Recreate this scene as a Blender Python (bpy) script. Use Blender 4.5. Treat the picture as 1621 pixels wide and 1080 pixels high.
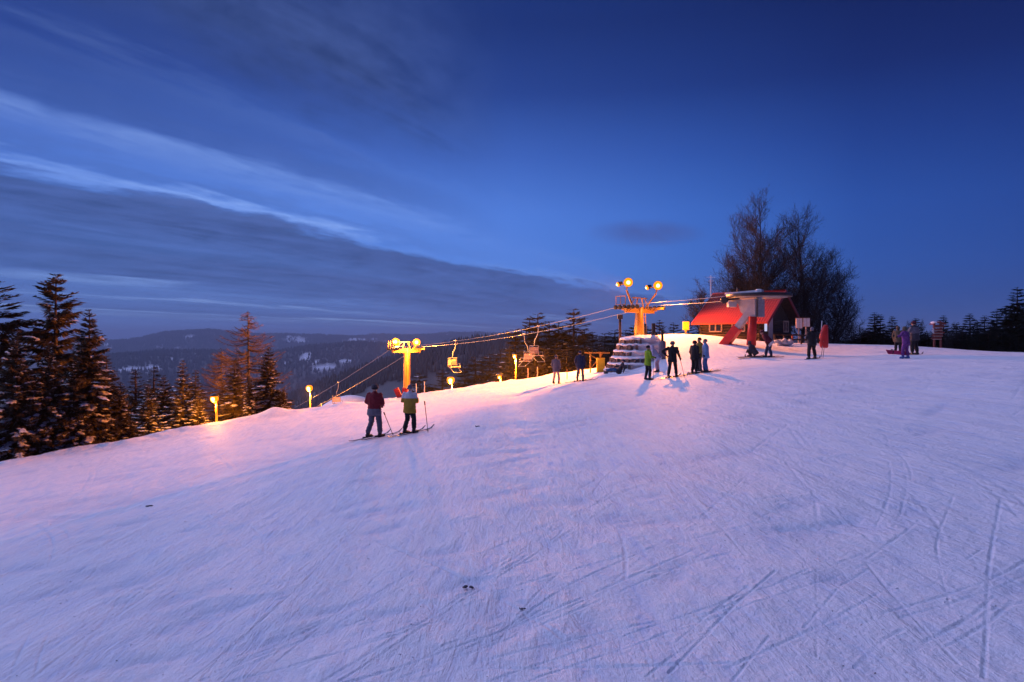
import bpy, math, random
import numpy as np
from mathutils import Vector, Matrix, Euler

PI = math.pi
rad = math.radians
SC = bpy.context.scene
COL = SC.collection
for o in list(bpy.data.objects):
    bpy.data.objects.remove(o)

# ------------------------------------------------------------------ camera, world, sun, exposure
F = 1081.0            # focal length in photograph pixels (24 mm on 36 mm)
cam_d = bpy.data.cameras.new('camera')
cam_d.lens = 24.0
cam_d.sensor_width = 36.0
cam_d.clip_start = 0.1
cam_d.clip_end = 60000
cam = bpy.data.objects.new('camera', cam_d)
COL.objects.link(cam)
cam.location = (0, 0, 0)
cam.rotation_euler = (rad(90), 0, 0)
SC.camera = cam

SUN_ELEV, SUN_AZ = rad(38), rad(-62)      # twilight glow, high on the left
sun_d = bpy.data.lights.new('twilight_sun', 'SUN')
sun_d.energy = 1.45
sun_d.angle = rad(95)
sun_d.color = (0.495, 0.54, 1.0)
sun = bpy.data.objects.new('twilight_sun', sun_d)
COL.objects.link(sun)
sdir = Vector((math.sin(SUN_AZ) * math.cos(SUN_ELEV), math.cos(SUN_AZ) * math.cos(SUN_ELEV), math.sin(SUN_ELEV)))
sun.rotation_euler = (-sdir).to_track_quat('-Z', 'Y').to_euler()

SC.view_settings.view_transform = 'Standard'
SC.view_settings.look = 'None'
SC.view_settings.gamma = 1.0
SC.view_settings.exposure = 1.0
SC.view_settings.use_curve_mapping = False
SC.cycles.use_denoising = True
SC.cycles.use_adaptive_sampling = True
SC.cycles.adaptive_threshold = .015
SC.cycles.max_bounces = 4
SC.cycles.diffuse_bounces = 2
SC.cycles.glossy_bounces = 2
SC.cycles.transmission_bounces = 3
SC.cycles.volume_bounces = 0
SC.cycles.transparent_max_bounces = 6
SC.cycles.sample_clamp_indirect = 4.0

world = bpy.data.worlds.new('World')
SC.world = world
world.use_nodes = True


class NT:
    """small helper for node trees"""
    def __init__(self, tree):
        self.t = tree
        self.t.nodes.clear()

    def n(self, kind, **kw):
        nd = self.t.nodes.new(kind)
        for k, v in kw.items():
            if k.startswith('i_'):
                key = k[2:]
                key = int(key) if key.isdigit() else key.replace('_', ' ')
                self.set(nd, key, v)
            else:
                setattr(nd, k, v)
        return nd

    def set(self, nd, key, v):
        if isinstance(v, bpy.types.NodeSocket):
            self.t.links.new(v, nd.inputs[key])
        else:
            nd.inputs[key].default_value = v

    def math(self, op, a, b=None, c=None, clamp=False):
        nd = self.t.nodes.new('ShaderNodeMath')
        nd.operation = op
        nd.use_clamp = clamp
        self.set(nd, 0, a)
        if b is not None:
            self.set(nd, 1, b)
        if c is not None:
            self.set(nd, 2, c)
        return nd.outputs[0]

    def mix(self, fac, a, b, blend='MIX'):
        nd = self.t.nodes.new('ShaderNodeMix')
        nd.data_type = 'RGBA'
        nd.blend_type = blend
        self.set(nd, 0, fac)
        self.set(nd, 6, a)
        self.set(nd, 7, b)
        return nd.outputs[2]

    def ramp(self, fac, stops, interp='LINEAR'):
        nd = self.t.nodes.new('ShaderNodeValToRGB')
        nd.color_ramp.interpolation = interp
        el = nd.color_ramp.elements
        while len(el) > 1:
            el.remove(el[-1])
        el[0].position = stops[0][0]
        el[0].color = stops[0][1]
        for p, c in stops[1:]:
            e = el.new(p)
            e.color = c
        self.set(nd, 0, fac)
        return nd.outputs[0]

    def link(self, a, b):
        self.t.links.new(a, b)


def rgb(r, g, b):
    return (r, g, b, 1.0)


def build_world():
    nt = NT(world.node_tree)
    out = nt.n('ShaderNodeOutputWorld')
    bg = nt.n('ShaderNodeBackground')
    tc = nt.n('ShaderNodeTexCoord')
    sep = nt.n('ShaderNodeSeparateXYZ', i_0=tc.outputs['Generated'])
    X, Y, Z = sep.outputs
    g = lambda v: (v, v, v, 1)
    zc = nt.math('MAXIMUM', Z, 0.0)
    # vertical twilight gradient
    base = nt.ramp(zc, [
        (0.0, rgb(.115, .205, .600)), (.04, rgb(.112, .240, .700)), (.10, rgb(.098, .255, .770)),
        (.18, rgb(.084, .218, .700)), (.26, rgb(.046, .125, .470)), (.34, rgb(.018, .054, .245)), (.42, rgb(.009, .030, .150)), (.6, rgb(.007, .026, .135)),
        (1.0, rgb(.006, .022, .110))])
    # brighter towards the set sun (left), darker away from it
    h = nt.math('SQRT', nt.math('ADD', nt.math('MULTIPLY', X, X), nt.math('ADD', nt.math('MULTIPLY', Y, Y), 1e-5)))
    ca = nt.math('DIVIDE', nt.math('ADD', nt.math('MULTIPLY', X, math.sin(rad(-26))), nt.math('MULTIPLY', Y, math.cos(rad(-26)))), h)
    az = nt.ramp(nt.math('MULTIPLY_ADD', ca, .5, .5), [
        (0.0, rgb(.16, .20, .30)), (.55, rgb(.14, .24, .36)), (.70, rgb(.10, .22, .36)), (.80, rgb(.17, .33, .48)), (.88, rgb(.48, .65, .76)), (.95, rgb(.90, .96, .98)), (1.0, rgb(1.12, 1.08, 1.03))])
    sky = nt.mix(1.0, base, az, 'MULTIPLY')
    # physical twilight sky, tinted by the camera's tungsten white balance
    ns = nt.n('ShaderNodeTexSky', sky_type='NISHITA', sun_disc=False, sun_elevation=rad(-1.0),
              sun_rotation=SUN_AZ, altitude=600, air_density=1.0, dust_density=.3, ozone_density=4.0)
    nsc = nt.mix(1.0, ns.outputs[0], rgb(.05 * .35, .05 * .7, .05 * 2.2), 'MULTIPLY')
    sky = nt.mix(1.0, sky, nsc, 'ADD')
    # cloud layer: bands on a flat layer high above, running away to the right
    zz = nt.math('ADD', zc, .012)
    px = nt.math('DIVIDE', X, zz)
    py = nt.math('DIVIDE', Y, zz)
    s = nt.math('SUBTRACT', nt.math('MULTIPLY', px, .87), nt.math('MULTIPLY', py, .5))
    a = nt.math('ADD', nt.math('MULTIPLY', px, .5), nt.math('MULTIPLY', py, .87))
    # work in log(s) so that near and far bands get the same amount of detail
    q = nt.math('DIVIDE', nt.math('LOGARITHM', nt.math('MAXIMUM', nt.math('SUBTRACT', 1.6, s), 1.0), math.e), math.log(26.6))
    al = nt.math('DIVIDE', a, nt.math('MAXIMUM', nt.math('SUBTRACT', 1.6, s), 1.0))
    cv = nt.n('ShaderNodeCombineXYZ', i_0=nt.math('MULTIPLY', q, 9.0), i_1=nt.math('MULTIPLY', al, 1.25), i_2=0.0)
    n1 = nt.n('ShaderNodeTexNoise', i_Vector=cv.outputs[0], i_Scale=1.0, i_Detail=6.0, i_Roughness=.60, i_Distortion=.8)
    cv2 = nt.n('ShaderNodeCombineXYZ', i_0=nt.math('MULTIPLY', q, 34.0), i_1=nt.math('MULTIPLY', al, 2.6), i_2=3.0)
    n2 = nt.n('ShaderNodeTexNoise', i_Vector=cv2.outputs[0], i_Scale=1.0, i_Detail=7.0, i_Roughness=.62, i_Distortion=1.0)
    cv3 = nt.n('ShaderNodeCombineXYZ', i_0=nt.math('MULTIPLY', q, 60.0), i_1=nt.math('MULTIPLY', al, 14.0), i_2=7.0)
    n3 = nt.n('ShaderNodeTexNoise', i_Vector=cv3.outputs[0], i_Scale=1.0, i_Detail=5.0, i_Roughness=.6)
    q2 = nt.math('ADD', q, nt.math('ADD', nt.math('MULTIPLY', nt.math('SUBTRACT', n1.outputs[0], .5), .115),
                                   nt.math('ADD', nt.math('MULTIPLY', nt.math('SUBTRACT', n2.outputs[0], .5), .050), nt.math('MULTIPLY', nt.math('SUBTRACT', n3.outputs[0], .5), .028))))
    Q = lambda sv: math.log(1.6 - sv) / math.log(26.6)
    dens = nt.ramp(q2, [(0.0, g(0)), (Q(-.5), g(0)), (Q(-1.1), g(.55)), (Q(-1.75), g(.95)), (Q(-2.1), g(.30)), (Q(-2.35), g(.05)), (Q(-2.75), g(.42)),
                       (Q(-3.0), g(.40)), (Q(-3.25), g(.05)), (Q(-3.55), g(.05)), (Q(-3.75), g(.30)), (Q(-3.9), g(.15)), (Q(-4.15), g(.0)), (Q(-4.45), g(.98)), (Q(-5.2), g(.95)), (Q(-6.2), g(.80)),
                       (Q(-7.4), g(.92)), (Q(-9.2), g(.85)), (Q(-10.4), g(.55)), (Q(-11.6), g(.62)), (Q(-13.2), g(.45)), (Q(-15), g(.75)), (Q(-17.2), g(.55)), (Q(-18.5), g(.60)), (Q(-24), g(.2))])
    glow = nt.ramp(q2, [(0.0, g(0)), (Q(-2.25), g(0)), (Q(-2.42), g(.10)), (Q(-2.6), g(0)), (Q(-3.0), g(0)), (Q(-3.30), g(.38)), (Q(-3.55), g(.10)), (Q(-3.8), g(.05)), (Q(-4.12), g(.75)), (Q(-4.32), g(.05)), (Q(-4.9), g(0)), (Q(-9.4), g(0)),
                       (Q(-10.4), g(.42)), (Q(-10.9), g(.06)), (Q(-12.6), g(.05)), (Q(-13.2), g(.50)), (Q(-13.7), g(.03)), (Q(-16.2), g(.05)), (Q(-17.0), g(.95)), (Q(-17.6), g(.1)), (Q(-20), g(.35)), (Q(-21), g(0)), (Q(-24), g(.0))])
    fine = nt.math('ADD', nt.math('MULTIPLY', n2.outputs[0], 2.0), nt.math('MULTIPLY_ADD', n3.outputs[0], 1.6, -1.35), clamp=True)
    ccol = nt.mix(fine, rgb(.024, .050, .165), rgb(.062, .112, .350))
    ccol = nt.mix(1.0, ccol, az, 'MULTIPLY')
    left = nt.ramp(nt.math('MULTIPLY_ADD', ca, .5, .5), [(.82, g(0)), (.95, g(1))])
    # clouds thin out with height
    hi = nt.ramp(zc, [(.36, g(1)), (.62, g(.35))])
    # the thin upper bands die out towards the middle, the main bank runs on
    lo = nt.ramp(q2, [(Q(-4.0), g(0)), (Q(-4.4), g(1))])
    far_l = nt.ramp(nt.math('MULTIPLY_ADD', ca, .5, .5), [(.95, g(.0)), (.988, g(1))])
    reach = nt.math('MAXIMUM', lo, far_l)
    dl = nt.math('MULTIPLY', nt.math('MULTIPLY', dens, nt.math('MULTIPLY', reach, nt.math('MULTIPLY_ADD', left, .94, .06))), hi)
    sky = nt.mix(nt.math('MULTIPLY', dl, nt.math('MULTIPLY_ADD', n1.outputs[0], .55, .55, clamp=True)), sky, ccol)
    gl = nt.math('MULTIPLY', nt.math('MULTIPLY', glow, left), nt.math('MULTIPLY_ADD', n1.outputs[0], 4.5, -1.75, clamp=True))
    gl = nt.math('MULTIPLY', gl, nt.math('MULTIPLY_ADD', n2.outputs[0], 2.0, -.35, clamp=True))
    gl = nt.math('MULTIPLY', gl, nt.math('MULTIPLY', left, nt.math('MULTIPLY_ADD', reach, .8, .2)))
    sky = nt.mix(gl, sky, rgb(.42, .64, 1.15))
    # a small lone cloud low above the lift
    du = nt.math('SUBTRACT', nt.math('DIVIDE', X, nt.math('MAXIMUM', Y, .05)), .195)
    dv = nt.math('SUBTRACT', nt.math('DIVIDE', Z, nt.math('MAXIMUM', Y, .05)), .158)
    e = nt.math('ADD', nt.math('MULTIPLY', nt.math('MULTIPLY', du, du), 120.0), nt.math('MULTIPLY', nt.math('MULTIPLY', dv, dv), 2200.0))
    lone = nt.math('MULTIPLY', nt.math('SUBTRACT', 1.0, e, clamp=True), nt.math('MULTIPLY_ADD', n2.outputs[0], 1.6, -.2, clamp=True))
    sky = nt.mix(nt.math('MULTIPLY', lone, .75), sky, rgb(.060, .080, .27))
    nt.link(sky, bg.inputs[0])
    bg.inputs[1].default_value = 0.52
    nt.link(bg.outputs[0], out.inputs[0])


build_world()

# ------------------------------------------------------------------ materials
MATS = {}


def mat(name, color, rough=.7, metal=0.0, var=.25, scale=6.0, bump=0.0, bscale=30.0, emit=None, estr=0.0, spec=.4, sub=0.0, color2=None):
    """procedural principled material: colour broken up by noise, optional bump"""
    if name in MATS:
        return MATS[name]
    m = bpy.data.materials.new(name)
    m.use_nodes = True
    nt = NT(m.node_tree)
    out = nt.n('ShaderNodeOutputMaterial')
    b = nt.n('ShaderNodeBsdfPrincipled')
    tc = nt.n('ShaderNodeTexCoord')
    nz = nt.n('ShaderNodeTexNoise', i_Vector=tc.outputs['Object'], i_Scale=scale, i_Detail=5.0, i_Roughness=.6)
    c0 = rgb(*[c * (1 - var) for c in color])
    c1 = rgb(*[min(1, c * (1 + var)) for c in (color2 or color)])
    col = nt.ramp(nz.outputs[0], [(.3, c0), (.7, c1)])
    nt.link(col, b.inputs['Base Color'])
    b.inputs['Roughness'].default_value = rough
    b.inputs['Metallic'].default_value = metal
    b.inputs['Specular IOR Level'].default_value = spec
    if bump:
        n2 = nt.n('ShaderNodeTexNoise', i_Vector=tc.outputs['Object'], i_Scale=bscale, i_Detail=4.0)
        bp = nt.n('ShaderNodeBump', i_Height=n2.outputs[0], i_Strength=bump, i_Distance=.02)
        nt.link(bp.outputs[0], b.inputs['Normal'])
    if emit:
        b.inputs['Emission Color'].default_value = rgb(*emit)
        b.inputs['Emission Strength'].default_value = estr
    nt.link(b.outputs[0], out.inputs[0])
    MATS[name] = m
    return m


def snow_ground_material():
    m = bpy.data.materials.new('piste_snow')
    m.use_nodes = True
    nt = NT(m.node_tree)
    out = nt.n('ShaderNodeOutputMaterial')
    b = nt.n('ShaderNodeBsdfPrincipled')
    geo = nt.n('ShaderNodeNewGeometry')
    pos = geo.outputs['Position']
    mp = nt.n('ShaderNodeMapping', i_Vector=pos, i_Rotation=(0, 0, rad(-38)), i_Scale=(1.0, .22, 1.0))
    streak = nt.n('ShaderNodeTexNoise', i_Vector=mp.outputs[0], i_Scale=4.5, i_Detail=5.0, i_Roughness=.68, i_Distortion=.6)
    mp2 = nt.n('ShaderNodeMapping', i_Vector=pos, i_Rotation=(0, 0, rad(-75)), i_Scale=(1.0, .18, 1.0))
    streak2 = nt.n('ShaderNodeTexNoise', i_Vector=mp2.outputs[0], i_Scale=7.0, i_Detail=5.0, i_Roughness=.7, i_Distortion=.8)
    big = nt.n('ShaderNodeTexNoise', i_Vector=pos, i_Scale=.35, i_Detail=4.0)
    grain = nt.n('ShaderNodeTexNoise', i_Vector=pos, i_Scale=60.0, i_Detail=3.0, i_Roughness=.75)
    crumb = nt.n('ShaderNodeTexVoronoi', i_Vector=pos, i_Scale=22.0, feature='SMOOTH_F1')
    st = nt.math('MULTIPLY_ADD', streak2.outputs[0], .5, nt.math('MULTIPLY', streak.outputs[0], .5))
    # fresh pale snow, compacted bluish ice, faint dirt ground in by skis
    c = nt.ramp(st, [(.32, rgb(.52, .62, .82)), (.44, rgb(.76, .79, .87)), (.56, rgb(.87, .86, .88)), (.7, rgb(.82, .80, .84))])
    c = nt.mix(nt.math('MULTIPLY', nt.ramp(big.outputs[0], [(.45, rgb(0, 0, 0)), (.7, rgb(1, 1, 1))]), .35), c, rgb(.80, .79, .82))
    dn = nt.n('ShaderNodeTexNoise', i_Vector=mp2.outputs[0], i_Scale=18.0, i_Detail=6.0, i_Roughness=.8)
    dirt = nt.ramp(dn.outputs[0], [(.66, rgb(0, 0, 0)), (.76, rgb(1, 1, 1))])
    c = nt.mix(nt.math('MULTIPLY', dirt, .55), c, rgb(.30, .28, .30))
    at = nt.n('ShaderNodeAttribute', attribute_name='packed_shade')  # compacted snow tone, plus groove shade put into the colour
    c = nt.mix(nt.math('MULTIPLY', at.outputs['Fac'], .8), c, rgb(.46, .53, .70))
    fo = nt.n('ShaderNodeAttribute', attribute_name='forest')
    fn = nt.n('ShaderNodeTexNoise', i_Vector=pos, i_Scale=.03, i_Detail=6.0)
    fcol = nt.ramp(fn.outputs[0], [(.3, rgb(.020, .022, .022)), (.7, rgb(.045, .045, .045))])
    c = nt.mix(fo.outputs['Fac'], c, fcol)
    nt.link(c, b.inputs['Base Color'])
    b.inputs['Roughness'].default_value = .62
    b.inputs['Specular IOR Level'].default_value = .22
    pn = nt.n('ShaderNodeTexNoise', i_Vector=mp.outputs[0], i_Scale=.9, i_Detail=3.0)
    pm = nt.ramp(pn.outputs[0], [(.38, rgb(.25, .25, .25)), (.62, rgb(1, 1, 1))])
    bh = nt.math('ADD', nt.math('MULTIPLY', st, nt.math('MULTIPLY', pm, 2.0)), nt.math('ADD', nt.math('MULTIPLY', grain.outputs[0], .35), nt.math('MULTIPLY', crumb.outputs[0], .25)))
    bp = nt.n('ShaderNodeBump', i_Height=bh, i_Strength=.75, i_Distance=.06)
    nt.link(bp.outputs[0], b.inputs['Normal'])
    nt.link(b.outputs[0], out.inputs[0])
    return m


# ------------------------------------------------------------------ noise
_rs = np.random.RandomState(7)
_perm = np.concatenate([_rs.permutation(256)] * 2)
_gr = _rs.uniform(0, 2 * PI, 256)
_gx, _gy = np.cos(_gr), np.sin(_gr)


def perlin(x, y):
    x = np.asarray(x, float)
    y = np.asarray(y, float)
    xi = np.floor(x).astype(int)
    yi = np.floor(y).astype(int)
    xf, yf = x - xi, y - yi
    u = xf * xf * xf * (xf * (xf * 6 - 15) + 10)
    v = yf * yf * yf * (yf * (yf * 6 - 15) + 10)

    def gd(ix, iy, fx, fy):
        h = _perm[(_perm[ix & 255] + iy) & 255]
        return _gx[h] * fx + _gy[h] * fy
    a = gd(xi, yi, xf, yf)
    b = gd(xi + 1, yi, xf - 1, yf)
    c = gd(xi, yi + 1, xf, yf - 1)
    d = gd(xi + 1, yi + 1, xf - 1, yf - 1)
    return (a + u * (b - a)) * (1 - v) + (c + u * (d - c)) * v


def fbm(x, y, oct=4, gain=.5):
    t, am = 0, 1.0
    for k in range(oct):
        t = t + am * perlin(x * 2 ** k + 17.3 * k, y * 2 ** k - 9.1 * k)
        am *= gain
    return t


def sstep(a, b, x):
    t = np.clip((x - a) / (b - a), 0, 1)
    return t * t * (3 - 2 * t)


# ------------------------------------------------------------------ terrain heights (eye level is z = 0)
CU = [-900, 0, 200, 400, 440, 600, 800, 930, 1000, 1130, 1250, 1340, 1450, 1621, 2000]
CD = [24, 30.3, 33.9, 40.4, 41.5, 41.6, 46.0, 47.0, 52.0, 52.5, 52, 49, 48, 54.0, 64]
# far ridges as seen over the valley: angle columns and heights
RU = [-600, 0, 160, 200, 260, 330, 400, 440, 510, 560, 610, 650, 700, 760, 800, 860, 1000, 1300, 2200]
RA = [545, 548, 541, 540, 531, 524, 531, 532, 534, 533, 532, 534, 530, 528, 531, 536, 540, 545, 548]
RB = [566, 566, 560, 556, 556, 558, 560, 557, 548, 546, 547, 550, 552, 552, 546, 545, 548, 550, 550]
RC = [680, 670, 665, 662, 660, 656, 650, 640, 604, 588, 574, 562, 551, 540, 535, 534, 540, 548, 552]


def piste(x, y):
    s = np.where(x < 11, .118 * x, 1.298 + .95 * (1 - np.exp(-(np.maximum(x, 11) - 11) / 8)))
    s = s - .021 * np.maximum(x - 20, 0)
    z = -2.7 + s
    # hump that carries the lift's top station, held back on the left by the stone bank
    gx = np.where(x < 11, sstep(6.6, 9.6, x), np.exp(-((x - 11) / 7.2) ** 2))
    z = z + 1.85 * sstep(36.5, 50, y) * gx
    # pushed-up bank behind the sled
    z = z + .42 * np.exp(-((x - 24) / 6) ** 2 - ((y - 46) / 3.0) ** 2)
    z = z + .07 * fbm(x * .09 + 3, y * .09, 3) + .020 * fbm(x * .5, y * .35 + 5, 3)
    return z


def G(x, y):
    x = np.asarray(x, float)
    y = np.asarray(y, float)
    r = np.hypot(x, y)
    ys = np.maximum(y, np.abs(x) * .18 + .01)
    u = np.clip(810 + F * x / ys, -4000, 6000)
    ycr = np.interp(u, CU, CD)
    rc = ycr * np.sqrt(1 + ((np.clip(u, -900, 2000) - 810) / F) ** 2)
    d = np.where(y > 0, r - rc, -1.0)
    edge = np.exp(-((d + 1.6) / 1.7) ** 2)
    lump = fbm(x * .55, y * .55, 4) * .20 + .13
    z = piste(x, y) + edge * lump * np.clip((1010 - u) / 60, .25, 1.0)
    z = z + .28 * np.exp(-((u - 432) / 16) ** 2) * np.exp(-((d + .8) / 2.2) ** 2)
    dd = np.maximum(d, 0)
    drop = .32 * dd * dd / (dd + 5.0)
    right = np.clip((u - 980) / 120, 0, 1)
    drop = drop * (1 - .55 * right)
    z = z - drop
    # side run seen over the crest on the left
    z = z + 16.2 * np.exp(-((x + 25) / 13) ** 2 - ((y - 104) / 16) ** 2)
    # blend to the valley and the far ridges
    f = sstep(120, 260, r)
    lr = np.log(np.maximum(r, 1))
    za = -(np.interp(u, RU, RA) - 540) / F * 7000
    zb = -(np.interp(u, RU, RB) - 540) / F * 3600
    zcr = -(np.interp(u, RU, RC) - 540) / F * 1400
    nodes = [(140, -46 + 0 * za), (600, np.minimum(-80, zcr - 30)), (1400, zcr), (2300, -210 + 0 * za), (3600, zb), (4900, -190 + 0 * za), (7000, za), (9000, za - 180), (14000, za - 400)]
    far = nodes[0][1]
    for (r0, z0), (r1, z1) in zip(nodes[:-1], nodes[1:]):
        t = sstep(math.log(r0), math.log(r1), lr)
        far = np.where(lr >= math.log(r0), z0 + (z1 - z0) * t, far)
    far = far + fbm(x / 420, y / 420, 4) * np.clip((r - 300) / 900, 0, 1) * 26 * np.clip(7000 / np.maximum(r, 500), .9, 1.0)
    z = np.where(r < 120, z, z * (1 - f) + far * f)
    return z


def gz(x, y):
    return float(G(np.array([x]), np.array([y]))[0])


_ray = np.concatenate([np.arange(3, 70, .1), np.arange(70, 240, .5)])


def hit(u, v):
    """ground point seen at photograph pixel (u, v)"""
    t, k = (u - 810) / F, -(v - 540) / F
    z = G(t * _ray, _ray)
    below = np.nonzero(k * _ray < z)[0]
    D = _ray[below[0]] if len(below) else 46.0
    return Vector((t * D, D, gz(t * D, D)))


def at(u, v, D):
    return Vector(((u - 810) / F * D, D, -(v - 540) / F * D))


def foot(u, D):
    x = (u - 810) / F * D
    return Vector((x, D, gz(x, D)))


# ------------------------------------------------------------------ mesh helpers
class MB:
    def __init__(self):
        self.v, self.f, self.m = [], [], []

    def add(self, vs, fs, mi=0):
        o = len(self.v)
        self.v += [tuple(p) for p in vs]
        self.f += [tuple(o + i for i in f) for f in fs]
        self.m += [mi] * len(fs)

    def box(self, c, size, mi=0, rot=None, taper=1.0):
        sx, sy, sz = [s / 2 for s in size]
        vs = [Vector((x * (taper if z > 0 else 1), y * (taper if z > 0 else 1), z)) for z in (-sz, sz) for x, y in ((-sx, -sy), (sx, -sy), (sx, sy), (-sx, sy))]
        if rot is not None:
            vs = [rot @ p for p in vs]
        c = Vector(c)
        self.add([p + c for p in vs], [(3, 2, 1, 0), (4, 5, 6, 7), (0, 1, 5, 4), (1, 2, 6, 5), (2, 3, 7, 6), (3, 0, 4, 7)], mi)

    def bar(self, a, b, w, h=None, mi=0, up=(0, 0, 1)):
        """box beam from a to b"""
        a, b = Vector(a), Vector(b)
        h = h or w
        d = (b - a).normalized()
        s = d.cross(Vector(up))
        if s.length < 1e-4:
            s = d.cross(Vector((1, 0, 0)))
        s.normalize()
        t = s.cross(d)
        vs = [p + s * i * w / 2 + t * j * h / 2 for p in (a, b) for i, j in ((-1, -1), (1, -1), (1, 1), (-1, 1))]
        self.add(vs, [(0, 1, 2, 3), (7, 6, 5, 4), (0, 4, 5, 1), (1, 5, 6, 2), (2, 6, 7, 3), (3, 7, 4, 0)], mi)

    def tube(self, pts, radii, n=8, mi=0, cap=True, flat=None):
        pts = [Vector(p) for p in pts]
        if not hasattr(radii, '__len__'):
            radii = [radii] * len(pts)
        rings = []
        ref = None
        for i, p in enumerate(pts):
            d = (pts[min(i + 1, len(pts) - 1)] - pts[max(i - 1, 0)])
            if d.length < 1e-7:
                d = Vector((0, 0, 1))
            d.normalize()
            if ref is None:
                ref = Vector((1, 0, 0)) if abs(d.x) < .9 else Vector((0, 1, 0))
            s = (ref - d * ref.dot(d)).normalized()
            ref = s
            t = d.cross(s)
            r = radii[i]
            rings.append([p + s * math.cos(2 * PI * k / n) * r + t * math.sin(2 * PI * k / n) * r for k in range(n)])
        vs = [q for ring in rings for q in ring]
        fs = []
        for i in range(len(pts) - 1):
            for k in range(n):
                k2 = (k + 1) % n
                fs.append((i * n + k, i * n + k2, (i + 1) * n + k2, (i + 1) * n + k))
        if cap:
            fs.append(tuple(reversed(range(n))))
            fs.append(tuple((len(pts) - 1) * n + k for k in range(n)))
        self.add(vs, fs, mi)

    def lathe(self, c, prof, n=16, mi=0, axis=None, sx=1.0, sy=1.0):
        """profile [(r, z)...] turned round the z axis (or axis matrix)"""
        c = Vector(c)
        vs, fs = [], []
        for r, z in prof:
            for k in range(n):
                p = Vector((r * sx * math.cos(2 * PI * k / n), r * sy * math.sin(2 * PI * k / n), z))
                vs.append(c + (axis @ p if axis is not None else p))
        for i in range(len(prof) - 1):
            for k in range(n):
                k2 = (k + 1) % n
                fs.append((i * n + k, i * n + k2, (i + 1) * n + k2, (i + 1) * n + k))
        fs.append(tuple(reversed(range(n))))
        fs.append(tuple((len(prof) - 1) * n + k for k in range(n)))
        self.add(vs, fs, mi)

    def ball(self, c, r, n=12, m=8, mi=0, rot=None):
        if not hasattr(r, '__len__'):
            r = (r, r, r)
        c = Vector(c)
        prof = [(math.sin(PI * i / m), -math.cos(PI * i / m)) for i in range(m + 1)]
        prof[0] = (.02, -1)
        prof[-1] = (.02, 1)
        vs, fs = [], []
        for a, z in prof:
            for k in range(n):
                p = Vector((a * math.cos(2 * PI * k / n) * r[0], a * math.sin(2 * PI * k / n) * r[1], z * r[2]))
                vs.append(c + (rot @ p if rot is not None else p))
        for i in range(m):
            for k in range(n):
                k2 = (k + 1) % n
                fs.append((i * n + k, i * n + k2, (i + 1) * n + k2, (i + 1) * n + k))
        fs.append(tuple(reversed(range(n))))
        fs.append(tuple(m * n + k for k in range(n)))
        self.add(vs, fs, mi)

    def mesh(self, name, mats, smooth=False):
        me = bpy.data.meshes.new(name)
        me.from_pydata(self.v, [], self.f)
        if not isinstance(mats, (list, tuple)):
            mats = [mats]
        for m in mats:
            me.materials.append(m)
        if len(mats) > 1:
            me.polygons.foreach_set('material_index', self.m)
        if smooth:
            me.polygons.foreach_set('use_smooth', [True] * len(me.polygons))
        me.update()
        return me

    def build(self, name, mats, parent=None, smooth=False, loc=None):
        return link(name, self.mesh(name, mats, smooth), parent, loc)


def link(name, me, parent=None, loc=None):
    o = bpy.data.objects.new(name, me)
    COL.objects.link(o)
    if parent is not None:
        o.parent = parent
    if loc is not None:
        o.location = loc
    return o


def tag(o, label, cat, group=None):
    o['label'] = label
    o['category'] = cat
    if group:
        o['group'] = group
    return o


def thing(name, label, cat, loc=(0, 0, 0), rz=0.0, group=None):
    o = bpy.data.objects.new(name, None)
    o.empty_display_size = .2
    COL.objects.link(o)
    o.location = loc
    o.rotation_euler = (0, 0, rz)
    return tag(o, label, cat, group)


def rotz(a):
    return Matrix.Rotation(a, 3, 'Z')


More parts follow.
